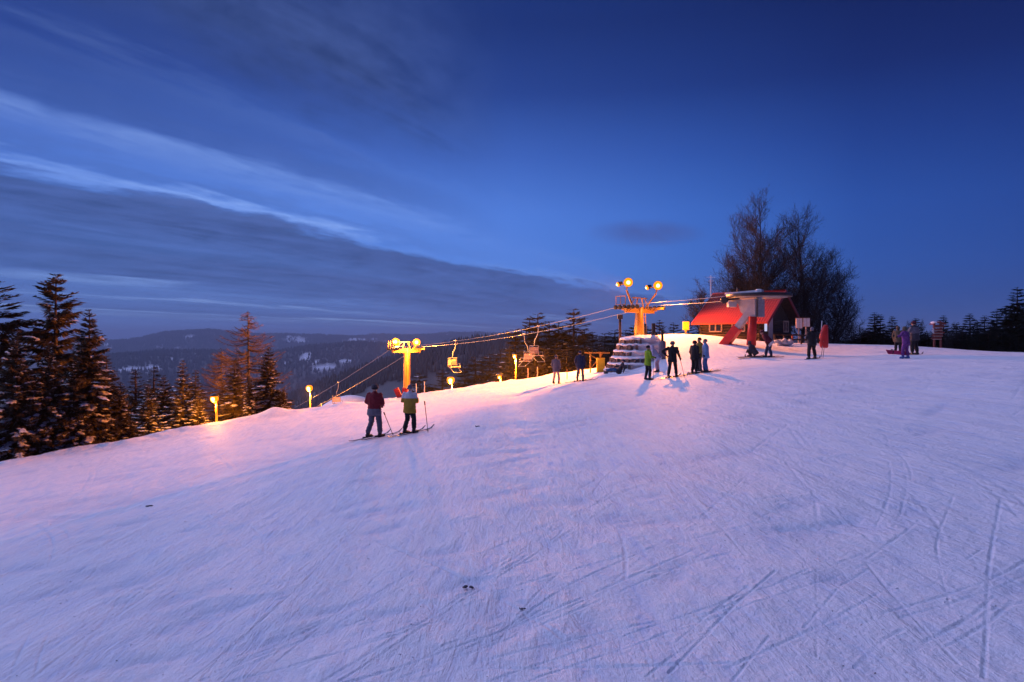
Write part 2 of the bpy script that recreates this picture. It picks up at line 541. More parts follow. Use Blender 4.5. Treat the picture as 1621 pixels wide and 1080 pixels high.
# ------------------------------------------------------------------ ground: one sheet from under the camera to the far ridges
TRACKS_PX = [
    ([(1374, 897), (1410, 943), (1452, 992), (1519, 1062)], .05, .045), ([(1585, 788), (1573, 851), (1564, 911), (1561, 992), (1557, 1073)], .06, .04),
    ([(1508, 790), (1487, 841), (1482, 869), (1489, 911), (1504, 967)], .045, .035), ([(1227, 907), (1163, 960), (1100, 1027), (1060, 1070)], .06, .045),
    ([(1184, 929), (1114, 981), (1070, 1018)], .05, .03), ([(1374, 814), (1438, 802), (1508, 790)], .09, .035), ([(1374, 886), (1431, 848), (1455, 827)], .08, .03),
    ([(1160, 1080), (1216, 1017)], .05, .03), ([(1272, 999), (1325, 939)], .05, .03), ([(1353, 1066), (1402, 1017), (1427, 999)], .08, .03),
    ([(1292, 841), (1292, 1052)], .03, .018), ([(1466, 718), (1508, 770)], .05, .03), ([(1188, 716), (1222, 688)], .09, .035), ([(1193, 825), (1241, 802)], .06, .03),
    ([(1304, 996), (1374, 987)], .05, .025), ([(780, 1010), (901, 930), (1048, 861)], .06, .04), ([(780, 1020), (901, 962), (962, 935)], .05, .03),
    ([(992, 917), (1063, 905), (1150, 879)], .07, .035), ([(1109, 836), (1155, 826)], .07, .035), ([(1023, 1077), (1114, 1011), (1226, 910)], .05, .025),
    ([(770, 910), (851, 889)], .09, .035), ([(1190, 715), (1246, 674)], .09, .04), ([(320, 1080), (410, 1040), (575, 985)], .10, .035), ([(360, 940), (480, 915)], .08, .035),
    ([(465, 815), (645, 765)], .10, .03), ([(610, 1080), (700, 1030), (810, 985)], .05, .03), ([(700, 1055), (810, 990), (870, 965)], .05, .03),
    ([(655, 845), (810, 795)], .07, .035), ([(915, 775), (945, 760)], .12, .05), ([(1020, 716), (1085, 708)], .14, .04), ([(930, 740), (1000, 700), (1040, 678)], .08, .035),
    ([(700, 730), (800, 705), (880, 694)], .10, .03), ([(820, 715), (930, 700)], .10, .03), ([(1240, 770), (1330, 752)], .09, .03), ([(1420, 720), (1500, 704), (1560, 700)], .10, .035),
    ([(1330, 930), (1375, 905)], .06, .03), ([(1590, 960), (1650, 950)], .10, .03), ([(720, 830), (800, 812), (860, 790)], .08, .03), ([(480, 1010), (600, 985), (690, 950)], .05, .02),
]


def build_ground():
    th_f = np.linspace(rad(-41), rad(41), 860)
    th_c = np.linspace(rad(41), rad(319), 70)[1:-1]
    th = np.concatenate([th_f, th_c])
    r = [.4, 1.5, 2.6, 3.4]
    while r[-1] < 62:
        rr = r[-1]
        r.append(rr + min(max(rr * rr / (683 * 3.2), .013), .35))
    while r[-1] < 200:
        r.append(r[-1] * 1.022)
    while r[-1] < 14000:
        r.append(r[-1] * 1.028)
    r = np.array(r)
    nr, nt_ = len(r), len(th)
    R, T = np.meshgrid(r, th, indexing='ij')
    X, Y = (R * np.sin(T)), (R * np.cos(T))
    Z = G(X, Y)
    x, y, z = X.ravel(), Y.ravel(), Z.ravel()
    rf = R.ravel()
    packed_shade = np.zeros_like(x)
    near = np.nonzero((rf < 62) & (y > 1))[0]
    xn, yn = x[near], y[near]
    dz = np.zeros_like(xn)
    pk = np.zeros_like(xn)
    # ripples and scrapes left by edging skis
    dz += .012 * fbm(xn * 1.9 + yn * 1.1, (yn - .9 * xn) * .55, 4) + .006 * fbm(xn * 7, yn * 5, 3)
    # churned snow along the crest and around the skiers

    def groove(pts, w, depth):
        nonlocal dz, pk
        for p, q in zip(pts[:-1], pts[1:]):
            x0, x1 = min(p[0], q[0]) - .4, max(p[0], q[0]) + .4
            y0, y1 = min(p[1], q[1]) - .4, max(p[1], q[1]) + .4
            sel = np.nonzero((xn > x0) & (xn < x1) & (yn > y0) & (yn < y1))[0]
            if not len(sel):
                continue
            dx, dy = q[0] - p[0], q[1] - p[1]
            L2 = dx * dx + dy * dy + 1e-9
            tt = ((xn[sel] - p[0]) * dx + (yn[sel] - p[1]) * dy) / L2
            tc = np.clip(tt, 0, 1)
            ds = np.hypot(xn[sel] - p[0] - tc * dx, yn[sel] - p[1] - tc * dy)
            wob = w * (1 + .35 * perlin(xn[sel] * 3, yn[sel] * 3))
            prof = -depth * np.exp(-(ds / wob) ** 4) + depth * .28 * np.exp(-((ds - 1.75 * wob) / (.5 * wob)) ** 2)
            cur = dz[sel]
            base = np.where(np.abs(prof) > 1e-4, prof, 0)
            dz[sel] = np.where(base < 0, np.minimum(cur, base + cur * .3), cur + base * .8)
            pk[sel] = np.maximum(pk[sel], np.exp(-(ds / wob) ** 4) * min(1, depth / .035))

    def plan(px):
        out = []
        for u, v in px:
            p = hit(u, v)
            out.append((p.x, p.y))
        res = []
        for p, q in zip(out[:-1], out[1:]):
            for k in range(3):
                res.append((p[0] + (q[0] - p[0]) * k / 3, p[1] + (q[1] - p[1]) * k / 3))
        res.append(out[-1])
        return res
    for px, w, dep in TRACKS_PX:
        groove(plan(px), w * .25, dep * .18)
    rn = random.Random(11)
    for k in range(330):
        dist = 5.0 + 40 * rn.random() ** 1.4
        t = rn.uniform(-.8, .8)
        x0, y0 = t * dist, dist
        ang = rn.gauss(38, 22) if rn.random() < .72 else rn.uniform(60, 130)
        if t > .35:
            ang = rn.uniform(25, 140)
        L = rn.uniform(.8, 5.0) * (1 + dist * .04)
        bend = rn.uniform(-.25, .25)
        pts = []
        for j in range(6):
            a = rad(ang) + bend * (j / 5 - .5) * 2
            pts.append((x0, y0))
            x0 += math.cos(a) * L / 5
            y0 += math.sin(a) * L / 5
        w = rn.uniform(.009, .020) * (1 + dist * .035)
        dep = rn.uniform(.002, .006) * (1 + dist * .03)
        groove(pts, w, dep)
        if rn.random() < .35:
            off = rn.uniform(.12, .3)
            groove([(a + off * math.sin(rad(ang)), b - off * math.cos(rad(ang))) for a, b in pts], w, dep * .8)
    # scuffed hollows
    for k in range(260):
        dist = 6 + 36 * rn.random() ** 1.1
        cx, cy = rn.uniform(-.8, .8) * dist, dist
        sx, sy = rn.uniform(.15, .6) * (1 + dist * .03), rn.uniform(.08, .22) * (1 + dist * .05)
        a = rad(rn.gauss(25, 25))
        sel = np.nonzero((np.abs(xn - cx) < 2.5) & (np.abs(yn - cy) < 2.5))[0]
        ux = (xn[sel] - cx) * math.cos(a) + (yn[sel] - cy) * math.sin(a)
        uy = -(xn[sel] - cx) * math.sin(a) + (yn[sel] - cy) * math.cos(a)
        rough = 1 + .8 * fbm(xn[sel] * 4, yn[sel] * 4, 2)
        gq = np.exp(-(ux / sx) ** 2 - (uy / sy) ** 2)
        sg = rn.choice((1, 1, -.7))
        dz[sel] += -.016 * gq * rough * sg
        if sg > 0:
            pk[sel] = np.maximum(pk[sel], np.clip(gq * rough, 0, 1) * .45)  # hollows take the same painted shade tone
    z[near] += dz
    packed_shade[near] = pk
    # forest mask on the far slopes
    u = 810 + F * x / np.maximum(y, 1)
    fm = fmask(x, y)
    verts = np.stack([x, y, z], 1)
    i = np.arange(nr - 1)[:, None]
    j = np.arange(nt_)[None, :]
    j2 = (j + 1) % nt_
    a = i * nt_ + j
    b = i * nt_ + j2
    c = (i + 1) * nt_ + j2
    d = (i + 1) * nt_ + j
    faces = np.stack([a, d, c, b], -1).reshape(-1, 4)
    me = bpy.data.meshes.new('snow_ground')
    me.vertices.add(len(verts))
    me.vertices.foreach_set('co', verts.ravel())
    me.loops.add(faces.size)
    me.loops.foreach_set('vertex_index', faces.ravel())
    me.polygons.add(len(faces))
    me.polygons.foreach_set('loop_start', np.arange(0, faces.size, 4))
    me.polygons.foreach_set('loop_total', np.full(len(faces), 4))
    me.polygons.foreach_set('use_smooth', np.ones(len(faces), bool))
    me.update()
    me.validate()
    for nm, arr in (('packed_shade', packed_shade), ('forest', fm)):
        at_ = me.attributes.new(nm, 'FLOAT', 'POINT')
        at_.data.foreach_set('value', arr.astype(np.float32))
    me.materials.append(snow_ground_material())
    o = link('snow_ground', me)
    o['kind'] = 'structure'
    o['label'] = 'compacted lavender snow slope marked with ski tracks, falling away to wooded hills'
    return o


def fmask(x, y):
    """1 = forest, 0 = open snow, on the far slopes"""
    r = np.hypot(x, y)
    u = 810 + F * x / np.maximum(y, 1)
    m = sstep(190, 300, r)
    n = fbm(x / 260 + 5, y / 260, 4)
    open_ = sstep(.42, .56, n) * sstep(900, 1500, r)
    # clearings the photograph shows
    for (cu, cr, su, sr, th) in ((480, 3150, 16, 160, .4), (515, 2950, 30, 150, .5), (575, 6300, 30, 300, -.15), (470, 6500, 22, 250, -.1), (172, 6300, 8, 300, -.2), (545, 3000, 26, 110, .5)):
        g = np.exp(-((u - cu) / su) ** 2 - ((r - cr) / sr) ** 2)
        open_ = np.maximum(open_, sstep(.15, .35, g * (.5 + 1.2 * fbm(x / 90, y / 140, 3)) - th * .2))
    return np.clip(m * (1 - open_), 0, 1)


build_ground()

# ------------------------------------------------------------------ far-off woods (one mass)
M_NEEDLE_FAR = mat('far_forest', (.026, .028, .026), .9, var=.4, scale=.02)


def build_far_woods():
    rs = np.random.RandomState(3)
    V, Fc = [], []
    specs = [(260, 700, 2600, 13, 2.3), (900, 1600, 11000, 15, 3.2), (1600, 3900, 20000, 19, 5.5), (5200, 7300, 20000, 26, 10)]
    px, py, hh, ww = [], [], [], []
    for r0, r1, n, h, w in specs:
        r = np.sqrt(rs.uniform(r0 ** 2, r1 ** 2, n))
        u = rs.uniform(60, 1000, n)
        t = (u - 810) / F
        y = r / np.sqrt(1 + t * t)
        x = t * y
        k = rs.rand(n) < fmask(x, y) - .02
        px.append(x[k])
        py.append(y[k])
        hh.append(h * rs.uniform(.55, 1.15, k.sum()))
        ww.append(w * rs.uniform(.7, 1.2, k.sum()))
    x, y, h, w = map(np.concatenate, (px, py, hh, ww))
    z = G(x, y)
    n = len(x)
    a0 = rs.uniform(0, PI, n)
    vs = np.zeros((n, 5, 3))
    for k in range(4):
        vs[:, k, 0] = x + w * np.cos(a0 + k * PI / 2)
        vs[:, k, 1] = y + w * np.sin(a0 + k * PI / 2)
        vs[:, k, 2] = z - 1
    vs[:, 4] = np.stack([x, y, z + h], 1)
    base = np.arange(n)[:, None, None] * 5
    fs = (base + np.array([[0, 1, 4], [1, 2, 4], [2, 3, 4], [3, 0, 4]])[None]).reshape(-1, 3)
    me = bpy.data.meshes.new('far_woods')
    me.vertices.add(n * 5)
    me.vertices.foreach_set('co', vs.ravel())
    me.loops.add(fs.size)
    me.loops.foreach_set('vertex_index', fs.ravel())
    me.polygons.add(len(fs))
    me.polygons.foreach_set('loop_start', np.arange(0, fs.size, 3))
    me.polygons.foreach_set('loop_total', np.full(len(fs), 3))
    me.update()
    me.materials.append(M_NEEDLE_FAR)
    o = link('far_woods', me)
    o['kind'] = 'stuff'
    tag(o, 'dark forest covering the far hills beyond the valley', 'forest')


build_far_woods()

# ------------------------------------------------------------------ conifers
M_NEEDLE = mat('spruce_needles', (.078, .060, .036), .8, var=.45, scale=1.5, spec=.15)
M_NEEDLE_R = mat('spruce_needles_silhouette', (.016, .022, .015), .85, var=.4, scale=1.5, spec=.1)  # right-hand silhouettes: their shade is put into the needle colour
M_BARK = mat('bark', (.070, .050, .036), .95, var=.4, scale=8, bump=.6, bscale=25)
M_BARK_D = mat('beech_bark', (.036, .030, .028), .95, var=.35, scale=5, bump=.4, bscale=20)
M_LARCH = mat('larch_twigs', (.085, .055, .035), .95, var=.35, scale=4)
M_SNOW = mat('snow', (.84, .85, .88), .6, var=.05, scale=6, bump=.5, bscale=14, spec=.2)


def np_mesh(name, verts, faces, mats, mi=None, smooth=False):
    """mesh from numpy arrays of triangles or quads"""
    me = bpy.data.meshes.new(name)
    k = faces.shape[1]
    me.vertices.add(len(verts))
    me.vertices.foreach_set('co', np.ascontiguousarray(verts, dtype=np.float32).ravel())
    me.loops.add(faces.size)
    me.loops.foreach_set('vertex_index', faces.ravel().astype(np.int32))
    me.polygons.add(len(faces))
    me.polygons.foreach_set('loop_start', np.arange(0, faces.size, k, dtype=np.int32))
    me.polygons.foreach_set('loop_total', np.full(len(faces), k, dtype=np.int32))
    if smooth:
        me.polygons.foreach_set('use_smooth', np.ones(len(faces), bool))
    for m in mats:
        me.materials.append(m)
    if mi is not None:
        me.polygons.foreach_set('material_index', mi.astype(np.int32))
    me.update(calc_edges=True)
    me.validate()
    return me


def spruce_meshes(seed, branches=260, radius=.22, twigs=14000, droop=.45, twig=.045, snow=.0, shape=.8, irregular=.3, skirt=.03):
    """unit-height spruce: (crown, trunk, snow) meshes; boughs hung with thousands of small needle sprays"""
    rs = np.random.RandomState(seed)
    n = branches
    f = np.sort((np.arange(n) + rs.uniform(0, 1, n)) / n) ** .93
    # boughs gather loosely in whorls
    wn = 22
    f = f * .55 + .45 * (np.round(f * wn) / wn) + rs.uniform(-.006, .006, n)
    f = np.clip(f, 0, .995)
    ang = rs.uniform(0, 2 * PI, n)
    lob = 1 + irregular * (np.sin(ang * 2 + seed) * .35 + np.sin(f * 17 + seed * 2 + ang) * .45)
    L = (radius * (1 - f) ** shape * np.clip(.72 + 3.4 * f, .72, 1) * lob * rs.uniform(.60, 1.12, n)) + .010
    L = np.where(rs.rand(n) < .07, L * .55, L)
    z0 = skirt + (.985 - skirt) * f
    dr = droop * (1 - 1.45 * f) * rs.uniform(.7, 1.3, n)
    dx, dy = np.cos(ang), np.sin(ang)
    sw = rs.uniform(-.25, .25, n)

    def P(i, s):
        rr = L[i] * s
        zz = z0[i] - dr[i] * L[i] * s ** 1.3 * .85 + .28 * L[i] * s ** 3 * np.maximum(dr[i], 0) + np.where(dr[i] < .1, .3 * L[i] * s, 0)
        q = sw[i] * L[i] * .25 * s * s
        return np.stack([dx[i] * rr - dy[i] * q, dy[i] * rr + dx[i] * q, zz], 1)
    # bough wood: thin three-sided prisms
    V, T, MI = [], [], []
    idx = np.arange(n)
    nv = 0
    for s0, s1 in ((0, .5), (.5, .97)):
        p, q = P(idx, np.full(n, s0)), P(idx, np.full(n, s1))
        w0 = (.0007 + .010 * L) * (1 - s0 * .8)
        for k in range(2):
            off = np.stack([-dy * w0, dx * w0, 0 * w0], 1) if k == 0 else np.stack([0 * w0, 0 * w0, w0], 1)
            V.append(np.stack([p - off, p + off, q], 1).reshape(-1, 3))
            T.append(np.arange(n * 3).reshape(-1, 3) + nv)
            MI.append(np.ones(n))
            nv += n * 3
    # needle sprays
    pr = L ** 1.35
    m = twigs
    bi = rs.choice(n, m, p=pr / pr.sum())
    s = rs.uniform(.0, 1, m) ** .72 * .94 + .06
    p = P(bi, s)
    tl = twig * (1.15 - .5 * s) * (.45 + .55 * np.minimum(1, L[bi] / .12)) * rs.uniform(.5, 1.25, m)
    side = rs.choice((-1., 1.), m) * rs.uniform(.15, 1.1, m)
    fw = rs.uniform(.35, 1.0, m)
    d = np.stack([dx[bi] * fw - dy[bi] * side, dy[bi] * fw + dx[bi] * side, -rs.uniform(-.12, .85, m) * np.where(f[bi] > .8, .2, 1) - .2 * dr[bi] + np.where(f[bi] > .86, .35, 0)], 1)
    d /= np.linalg.norm(d, axis=1)[:, None]
    wv = np.stack([-d[:, 1], d[:, 0], rs.uniform(-.5, .5, m)], 1)
    wv /= np.linalg.norm(wv, axis=1)[:, None]
    wv *= (tl * rs.uniform(.12, .24, m))[:, None]
    mid = p + d * (tl * .42)[:, None]
    e = p + d * tl[:, None]
    V.append(np.stack([p, mid + wv, e, mid - wv], 1).reshape(-1, 3))
    q = np.arange(m)[:, None] * 4 + nv
    T.append(np.concatenate([q + np.array([[0, 1, 2]]), q + np.array([[0, 2, 3]])], 0))
    MI.append(np.zeros(2 * m))
    c = np_mesh('crown', np.concatenate(V), np.concatenate(T), [M_NEEDLE, M_BARK], np.concatenate(MI))
    sm = None
    if snow > 0:
        has = rs.rand(n) < snow * np.clip(1.25 - f, .15, 1)
        a0 = rs.uniform(.15, .75, n)
        a1 = a0 + rs.uniform(.2, .6, n)
        k = np.nonzero(has[bi] & (s > a0[bi]) & (s < a1[bi]) & (rs.rand(m) < .75))[0]
        ps = p[k] + np.array([0, 0, .0035])
        ds = d[k].copy()
        ds[:, 2] *= .45
        ws = np.stack([-ds[:, 1], ds[:, 0], rs.uniform(-.15, .15, len(k))], 1)
        ws /= np.linalg.norm(ws, axis=1)[:, None]
        t2 = tl[k] * rs.uniform(.5, 1.0, len(k))
        ws *= (t2 * rs.uniform(.22, .40, len(k)))[:, None]
        ms = ps + ds * (t2 * .5)[:, None]
        top = ms + np.stack([0 * t2, 0 * t2, t2 * rs.uniform(.10, .25, len(k))], 1)
        es = ps + ds * t2[:, None]
        vs = np.stack([ps, ms + ws, es, ms - ws, top], 1).reshape(-1, 3)
        q = np.arange(len(k))[:, None] * 5
        ts = np.concatenate([q + np.array([t]) for t in ([0, 1, 4], [1, 2, 4], [2, 3, 4], [3, 0, 4])], 0)
        sm = np_mesh('snow', vs, ts, [M_SNOW], None, True)
    trunk = MB()
    trunk.tube([(0, 0, -.03), (.002, 0, .3), (0, .002, .7), (0, 0, .985)], [.017, .013, .007, .0015], 7)
    return c, trunk.mesh('trunk', [M_BARK], True), sm


def larch_meshes(seed):
    """unit-height bare larch: fine upswept branches on a straight stem"""
    rn = random.Random(seed)
    crown, trunk = MB(), MB()
    trunk.tube([(0, 0, -.02), (.004, 0, .4), (0, 0, 1.0)], [.014, .010, .0015], 6)
    nb = 180
    for b in range(nb):
        f = (b + rn.random()) / nb
        z0 = .14 + .85 * f
        L = .27 * math.sin(min(1, (1 - f) * 1.35) * PI / 2) ** .85 * rn.uniform(.55, 1.1) + .01
        if f < .25:
            L *= .6 + 1.6 * f
        a = rn.uniform(0, 2 * PI)
        dx, dy = math.cos(a), math.sin(a)
        P = []
        for i in range(6):
            s = i / 5
            P.append(Vector((dx * L * s, dy * L * s, z0 - .18 * L * math.sin(s * PI * .7) + .34 * L * s * s)))
        crown.tube(P, [.0030 * (1 - .8 * i / 5) + .0006 for i in range(6)], 3, 0, cap=False)
        for k in range(int(L / .0062)):
            s = rn.uniform(.12, 1)
            i = min(4, int(s * 5))
            p = P[i].lerp(P[i + 1], s * 5 - i)
            sd = rn.choice((-1, 1))
            ln = .060 * rn.uniform(.4, 1.1) * (1.1 - .5 * s)
            d = Vector((dx * .7 - dy * sd * rn.uniform(.3, 1), dy * .7 + dx * sd * rn.uniform(.3, 1), rn.uniform(-.7, .45))).normalized()
            e = p + d * ln
            w = Vector((0, 0, .0011)) if abs(d.z) < .7 else Vector((.0011, 0, 0))
            crown.add([p - w, p + w, e], [(0, 1, 2)], 0)
    return crown.mesh('crown', [M_LARCH]), trunk.mesh('trunk', [M_BARK], True), None


def tree(kind, name, label, u, top, D, group, rz=None, widen=1.0, dark=False, snowless=False):
    base = foot(u, D)
    H = max(1.2, -(top - 540) / F * D - base.z)
    rn = random.Random(int(u * 7 + top * 13))
    t = thing(name, label, 'tree', (base.x, base.y, base.z - .12), rn.uniform(0, 6.28) if rz is None else rz, group)
    sx = H * widen
    for nm, me in zip(('crown', 'trunk', 'snow'), kind):
        if me is None or (nm == 'snow' and snowless):
            continue
        o = link(nm, me, t)
        o.scale = (sx, sx, H)
        if nm == 'snow':
            o['kind'] = 'stuff'
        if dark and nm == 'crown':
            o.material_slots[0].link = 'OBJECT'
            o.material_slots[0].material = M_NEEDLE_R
    return t


SP_OPEN = spruce_meshes(1, 190, .215, 17000, .60, .048, .50, .60, .45)      # tall, open, snowy
SP_FULL = spruce_meshes(2, 330, .25, 26000, .60, .046, .65, .85, .35)        # full, drooping, snow-laden
SP_FULL2 = spruce_meshes(12, 330, .29, 26000, .75, .050, .80, .92, .4, .0)
SP_NARROW = spruce_meshes(3, 260, .19, 15000, .40, .044, .30, .92, .3)       # narrow young spruce
SP_FROST = spruce_meshes(4, 300, .22, 18000, .30, .040, .9, .9, .3, .0)      # small, frosted all over
SP_FAR = spruce_meshes(5, 230, .20, 11000, .45, .058, .10, .80, .45)          # background spruces
SP_FAR2 = spruce_meshes(6, 220, .165, 10000, .30, .058, .06, .75, .4)
SP_FAR3 = spruce_meshes(7, 240, .25, 12000, .50, .060, .10, .78, .5)
LARCH = larch_meshes(8)
LARCH2 = larch_meshes(9)

GL = 'spruces along the left edge of the piste'
tree(SP_OPEN, 'spruce_tree', 'tall spruce cut by the left edge of the photo, snow on its boughs', -6, 440, 36, GL, .4, 1.35)
tree(SP_OPEN, 'spruce_tree', 'tallest spruce on the left, with an open layered top against the sky', 88, 428, 37, GL, 1.9, 1.2)
tree(SP_FULL, 'spruce_tree', 'broad spruce just right of the tallest spruce, thin spire top', 141, 484, 34.6, GL, 2.2, 1.15)
tree(SP_FULL2, 'spruce_tree', 'low snow-laden spruce in front at the far left corner of the piste edge', 26, 520, 32.2, GL, .9, 1.05)
tree(SP_FULL2, 'spruce_tree', 'bushy snow-laden spruce in front of the tallest spruce', 76, 538, 33.0, GL, 3.6, 1.0)
tree(SP_FULL, 'spruce_tree', 'snowy lower spruce under the broad thin-spired spruce', 118, 566, 33.6, GL, 5.2, 1.05)
tree(SP_NARROW, 'spruce_tree', 'narrow dark spruce at the right foot of the broad thin-spired spruce', 168, 558, 36, GL, .2, 1.7)
tree(SP_FULL, 'spruce_tree', 'short dark spruce with a side branch sticking out, left of the frosted ones', 190, 600, 36.2, GL, 1.2, 1.25)
GM = 'spruces around the left lamp post'
tree(SP_NARROW, 'spruce_tree', 'dark pointed spruce behind and left of the lamplit frosted spruce', 214, 580, 46, GM, .5, 1.75)
tree(SP_NARROW, 'spruce_tree', 'dark pointed spruce behind the lamplit frosted spruce, second of two', 243, 577, 47, GM, 2.5, 1.7)
tree(SP_FROST, 'spruce_tree', 'small frosted spruce glowing orange, left one of the two frosted spruces', 234, 604, 41.5, GM, 1.0, 1.5)
tree(SP_FULL, 'spruce_tree', 'small dark spruce between the two frosted spruces', 259, 590, 45, GM, 4.0, 1.1)
tree(SP_FROST, 'spruce_tree', 'orange frosted pointed spruce just left of the left lamp post', 289, 566, 44.0, GM, .3, 1.3)
tree(SP_NARROW, 'spruce_tree', 'slim spruce directly behind the left lamp post', 309, 582, 46.0, GM, 3.3, 1.5)
tree(SP_FROST, 'spruce_tree', 'low frosted spruce at the foot of the orange pointed spruce', 313, 612, 43.5, GM, 2.3, 1.4)
tree(SP_NARROW, 'spruce_tree', 'dim spruce in the gap right of the left lamp', 352, 598, 48, GM, 1.4, 1.7)
tree(SP_NARROW, 'spruce_tree', 'brown spruce under the bare larch on its left side', 371, 562, 45, GM, 2.9, 1.6)
tree(SP_FULL, 'spruce_tree', 'dense dark spruce right of the bare larch', 425, 545, 43.6, GM, .8, 1.15)
tree(SP_FULL, 'spruce_tree', 'short spruce at the right foot of the dense dark spruce', 448, 610, 43.4, GM, 5.0, .95)
tree(SP_FULL, 'spruce_tree', 'low spruce in front under the bare larch', 395, 592, 42.8, GM, 2.0, .95)
tree(LARCH, 'larch_tree', 'tall bare larch with feathery crown above the lamplit spruces', 392, 489, 48, 'bare larches', .6, 1.2)
tree(LARCH2, 'larch_tree', 'small bare larch left of the tall larch', 350, 552, 52, 'bare larches', 2.0, 1.3)

GC = 'spruces beyond the crest by the lift line'
mid = [(815, 517, 84, 0, 1.1), (838, 501, 92, 1, 1.0), (851, 492, 88, 0, 1.0), (869, 505, 92, 1, 1.0), (884, 506, 94, 0, 1.0), (908, 485, 88, 2, .95),
       (925, 519, 96, 0, 1.0), (938, 523, 98, 1, 1.1), (957, 525, 98, 1, 1.2), (973, 519, 92, 0, 1.1)]
midl = ['small pointed spruce at the left end of the row beyond the crest', 'spruce leaning close to its taller neighbour beyond the crest', 'taller of the two joined spruces beyond the crest', 'slim spruce between the joined pair and the widest spruce, left one',
        'slim spruce between the joined pair and the widest spruce, right one', 'widest and highest spruce of the row beyond the crest', 'small spruce tucked behind the right side of the widest spruce', 'little orange-lit spruce left of the yellow barrier, first of three',
        'little orange-lit spruce above the yellow barrier, second of three', 'little spruce just left of the lift pylon, third of three']
for (u, top, D, k, w), lb in zip(mid, midl):
    tree((SP_FAR, SP_FAR2, SP_FAR3)[k], 'spruce_tree', lb, u, top, D, GC, None, w * 1.55)
low = [(664, 588, 120, 2), (700, 583, 110, 2), (735, 574, 100, 0), (752, 562, 96, 0), (775, 557, 90, 2), (792, 552, 86, 0), (806, 545, 80, 1), (826, 548, 78, 2), (846, 540, 76, 2), (862, 544, 74, 0), (880, 540, 75, 2), (897, 546, 72, 0), (914, 540, 74, 2), (930, 545, 72, 0), (948, 541, 76, 2), (965, 545, 80, 0)]
for i, (u, top, D, k) in enumerate(low):
    tree((SP_FAR, SP_FAR2, SP_FAR3)[k], 'spruce_tree', 'dim low spruce in the dark wood below the row beyond the crest', u, top, D, 'low dark spruces below the crest row', None, 1.8)
GB = 'spruces behind the lift pylon'
for (u, top, D, k, w), lb in zip([(1003, 512, 84, 1, 1.2), (1043, 504, 84, 2, .95), (1066, 508, 86, 0, 1.1), (1089, 509, 84, 0, 1.2), (990, 520, 90, 1, 1.3), (1024, 514, 90, 0, 1.2), (1107, 517, 88, 2, 1.0), (1172, 428, 62, 2, .8)],
                                 ['small spruce right behind the pylon mast', 'darkest spruce right of the pylon mast', 'slim spruce between pylon and yellow box', 'spruce behind the yellow box on its post', 'low spruce left of the pylon mast', 'low spruce seen between the dark padded posts', 'low spruce left of the red roofed hut', 'spruce showing over the red roof in front of the bare beech']):
    tree((SP_FAR, SP_FAR2, SP_FAR3)[k], 'spruce_tree', lb, u, top, D, GB, None, w * 1.4)

GR = 'dark spruces behind the piste on the right'
rt = [(1352, 527, 66, 2, 1.2), (1370, 517, 66, 0, 1.2), (1384, 492, 66, 1, 1.3), (1393, 495, 68, 1, 1.1), (1412, 498, 64, 1, 1.2), (1402, 520, 62, 2, 1.3), (1428, 524, 66, 2, 1.2), (1450, 501, 64, 1, 1.3),
      (1468, 522, 68, 2, 1.2), (1493, 497, 68, 1, 1.2), (1481, 520, 66, 0, 1.2), (1514, 508, 66, 0, 1.3), (1523, 514, 64, 2, 1.2), (1535, 494, 66, 1, 1.4), (1547, 505, 66, 0, 1.2), (1558, 497, 68, 1, 1.2), (1568, 512, 64, 2, 1.2),
      (1578, 487, 68, 0, 1.2), (1592, 482, 66, 1, 1.4), (1602, 505, 62, 2, 1.2), (1610, 451, 62, 0, 1.15), (1622, 478, 60, 0, 1.2)]
rl = ['low spruce at the left end of the dark row on the right', 'low spruce left of the twin-topped pair', 'left spruce of the twin-topped pair on the right', 'right spruce of the twin-topped pair on the right', 'small pointed spruce left of the people with the snowboard', 'low dark spruce filling the gap beside the twin-topped pair',
      'low dark spruce behind the child in purple', 'pointed spruce right above the group with the snowboard', 'low dark spruce between the group and the signpost', 'pointed spruce rising behind the signpost', 'low spruce hidden behind the red signpost', 'rounded spruce right of the signpost, first of the row', 'low spruce right of the signpost, second of the row',
      'broad-topped spruce halfway between signpost and right edge', 'small spruce right of the broad-topped one', 'slim spruce left of the stepped group at right', 'low spruce at the foot of the stepped group at right', 'lower spruce of the stepped group at right', 'middle spruce of the stepped group at right', 'low spruce under the tallest one at the right edge', 'tallest spruce, close to the right edge of the photo', 'spruce cut by the right edge of the photo']
for (u, top, D, k, w), lb in zip(rt, rl):
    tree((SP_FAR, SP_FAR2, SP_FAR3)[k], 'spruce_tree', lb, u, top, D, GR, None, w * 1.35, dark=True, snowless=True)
# undergrowth that closes the wood behind the right-hand row
for k in range(26):
    u = 1340 + k * 11.8
    tree((SP_FAR3, SP_FAR)[k % 2], 'spruce_sapling', 'dark undergrowth spruce closing the foot of the wood at right', u + (k * 37 % 7) - 3, 530 - (k * 53 % 9), 57 + (k * 29 % 6), 'dark undergrowth behind the right piste edge', None, 1.9, dark=True, snowless=True)


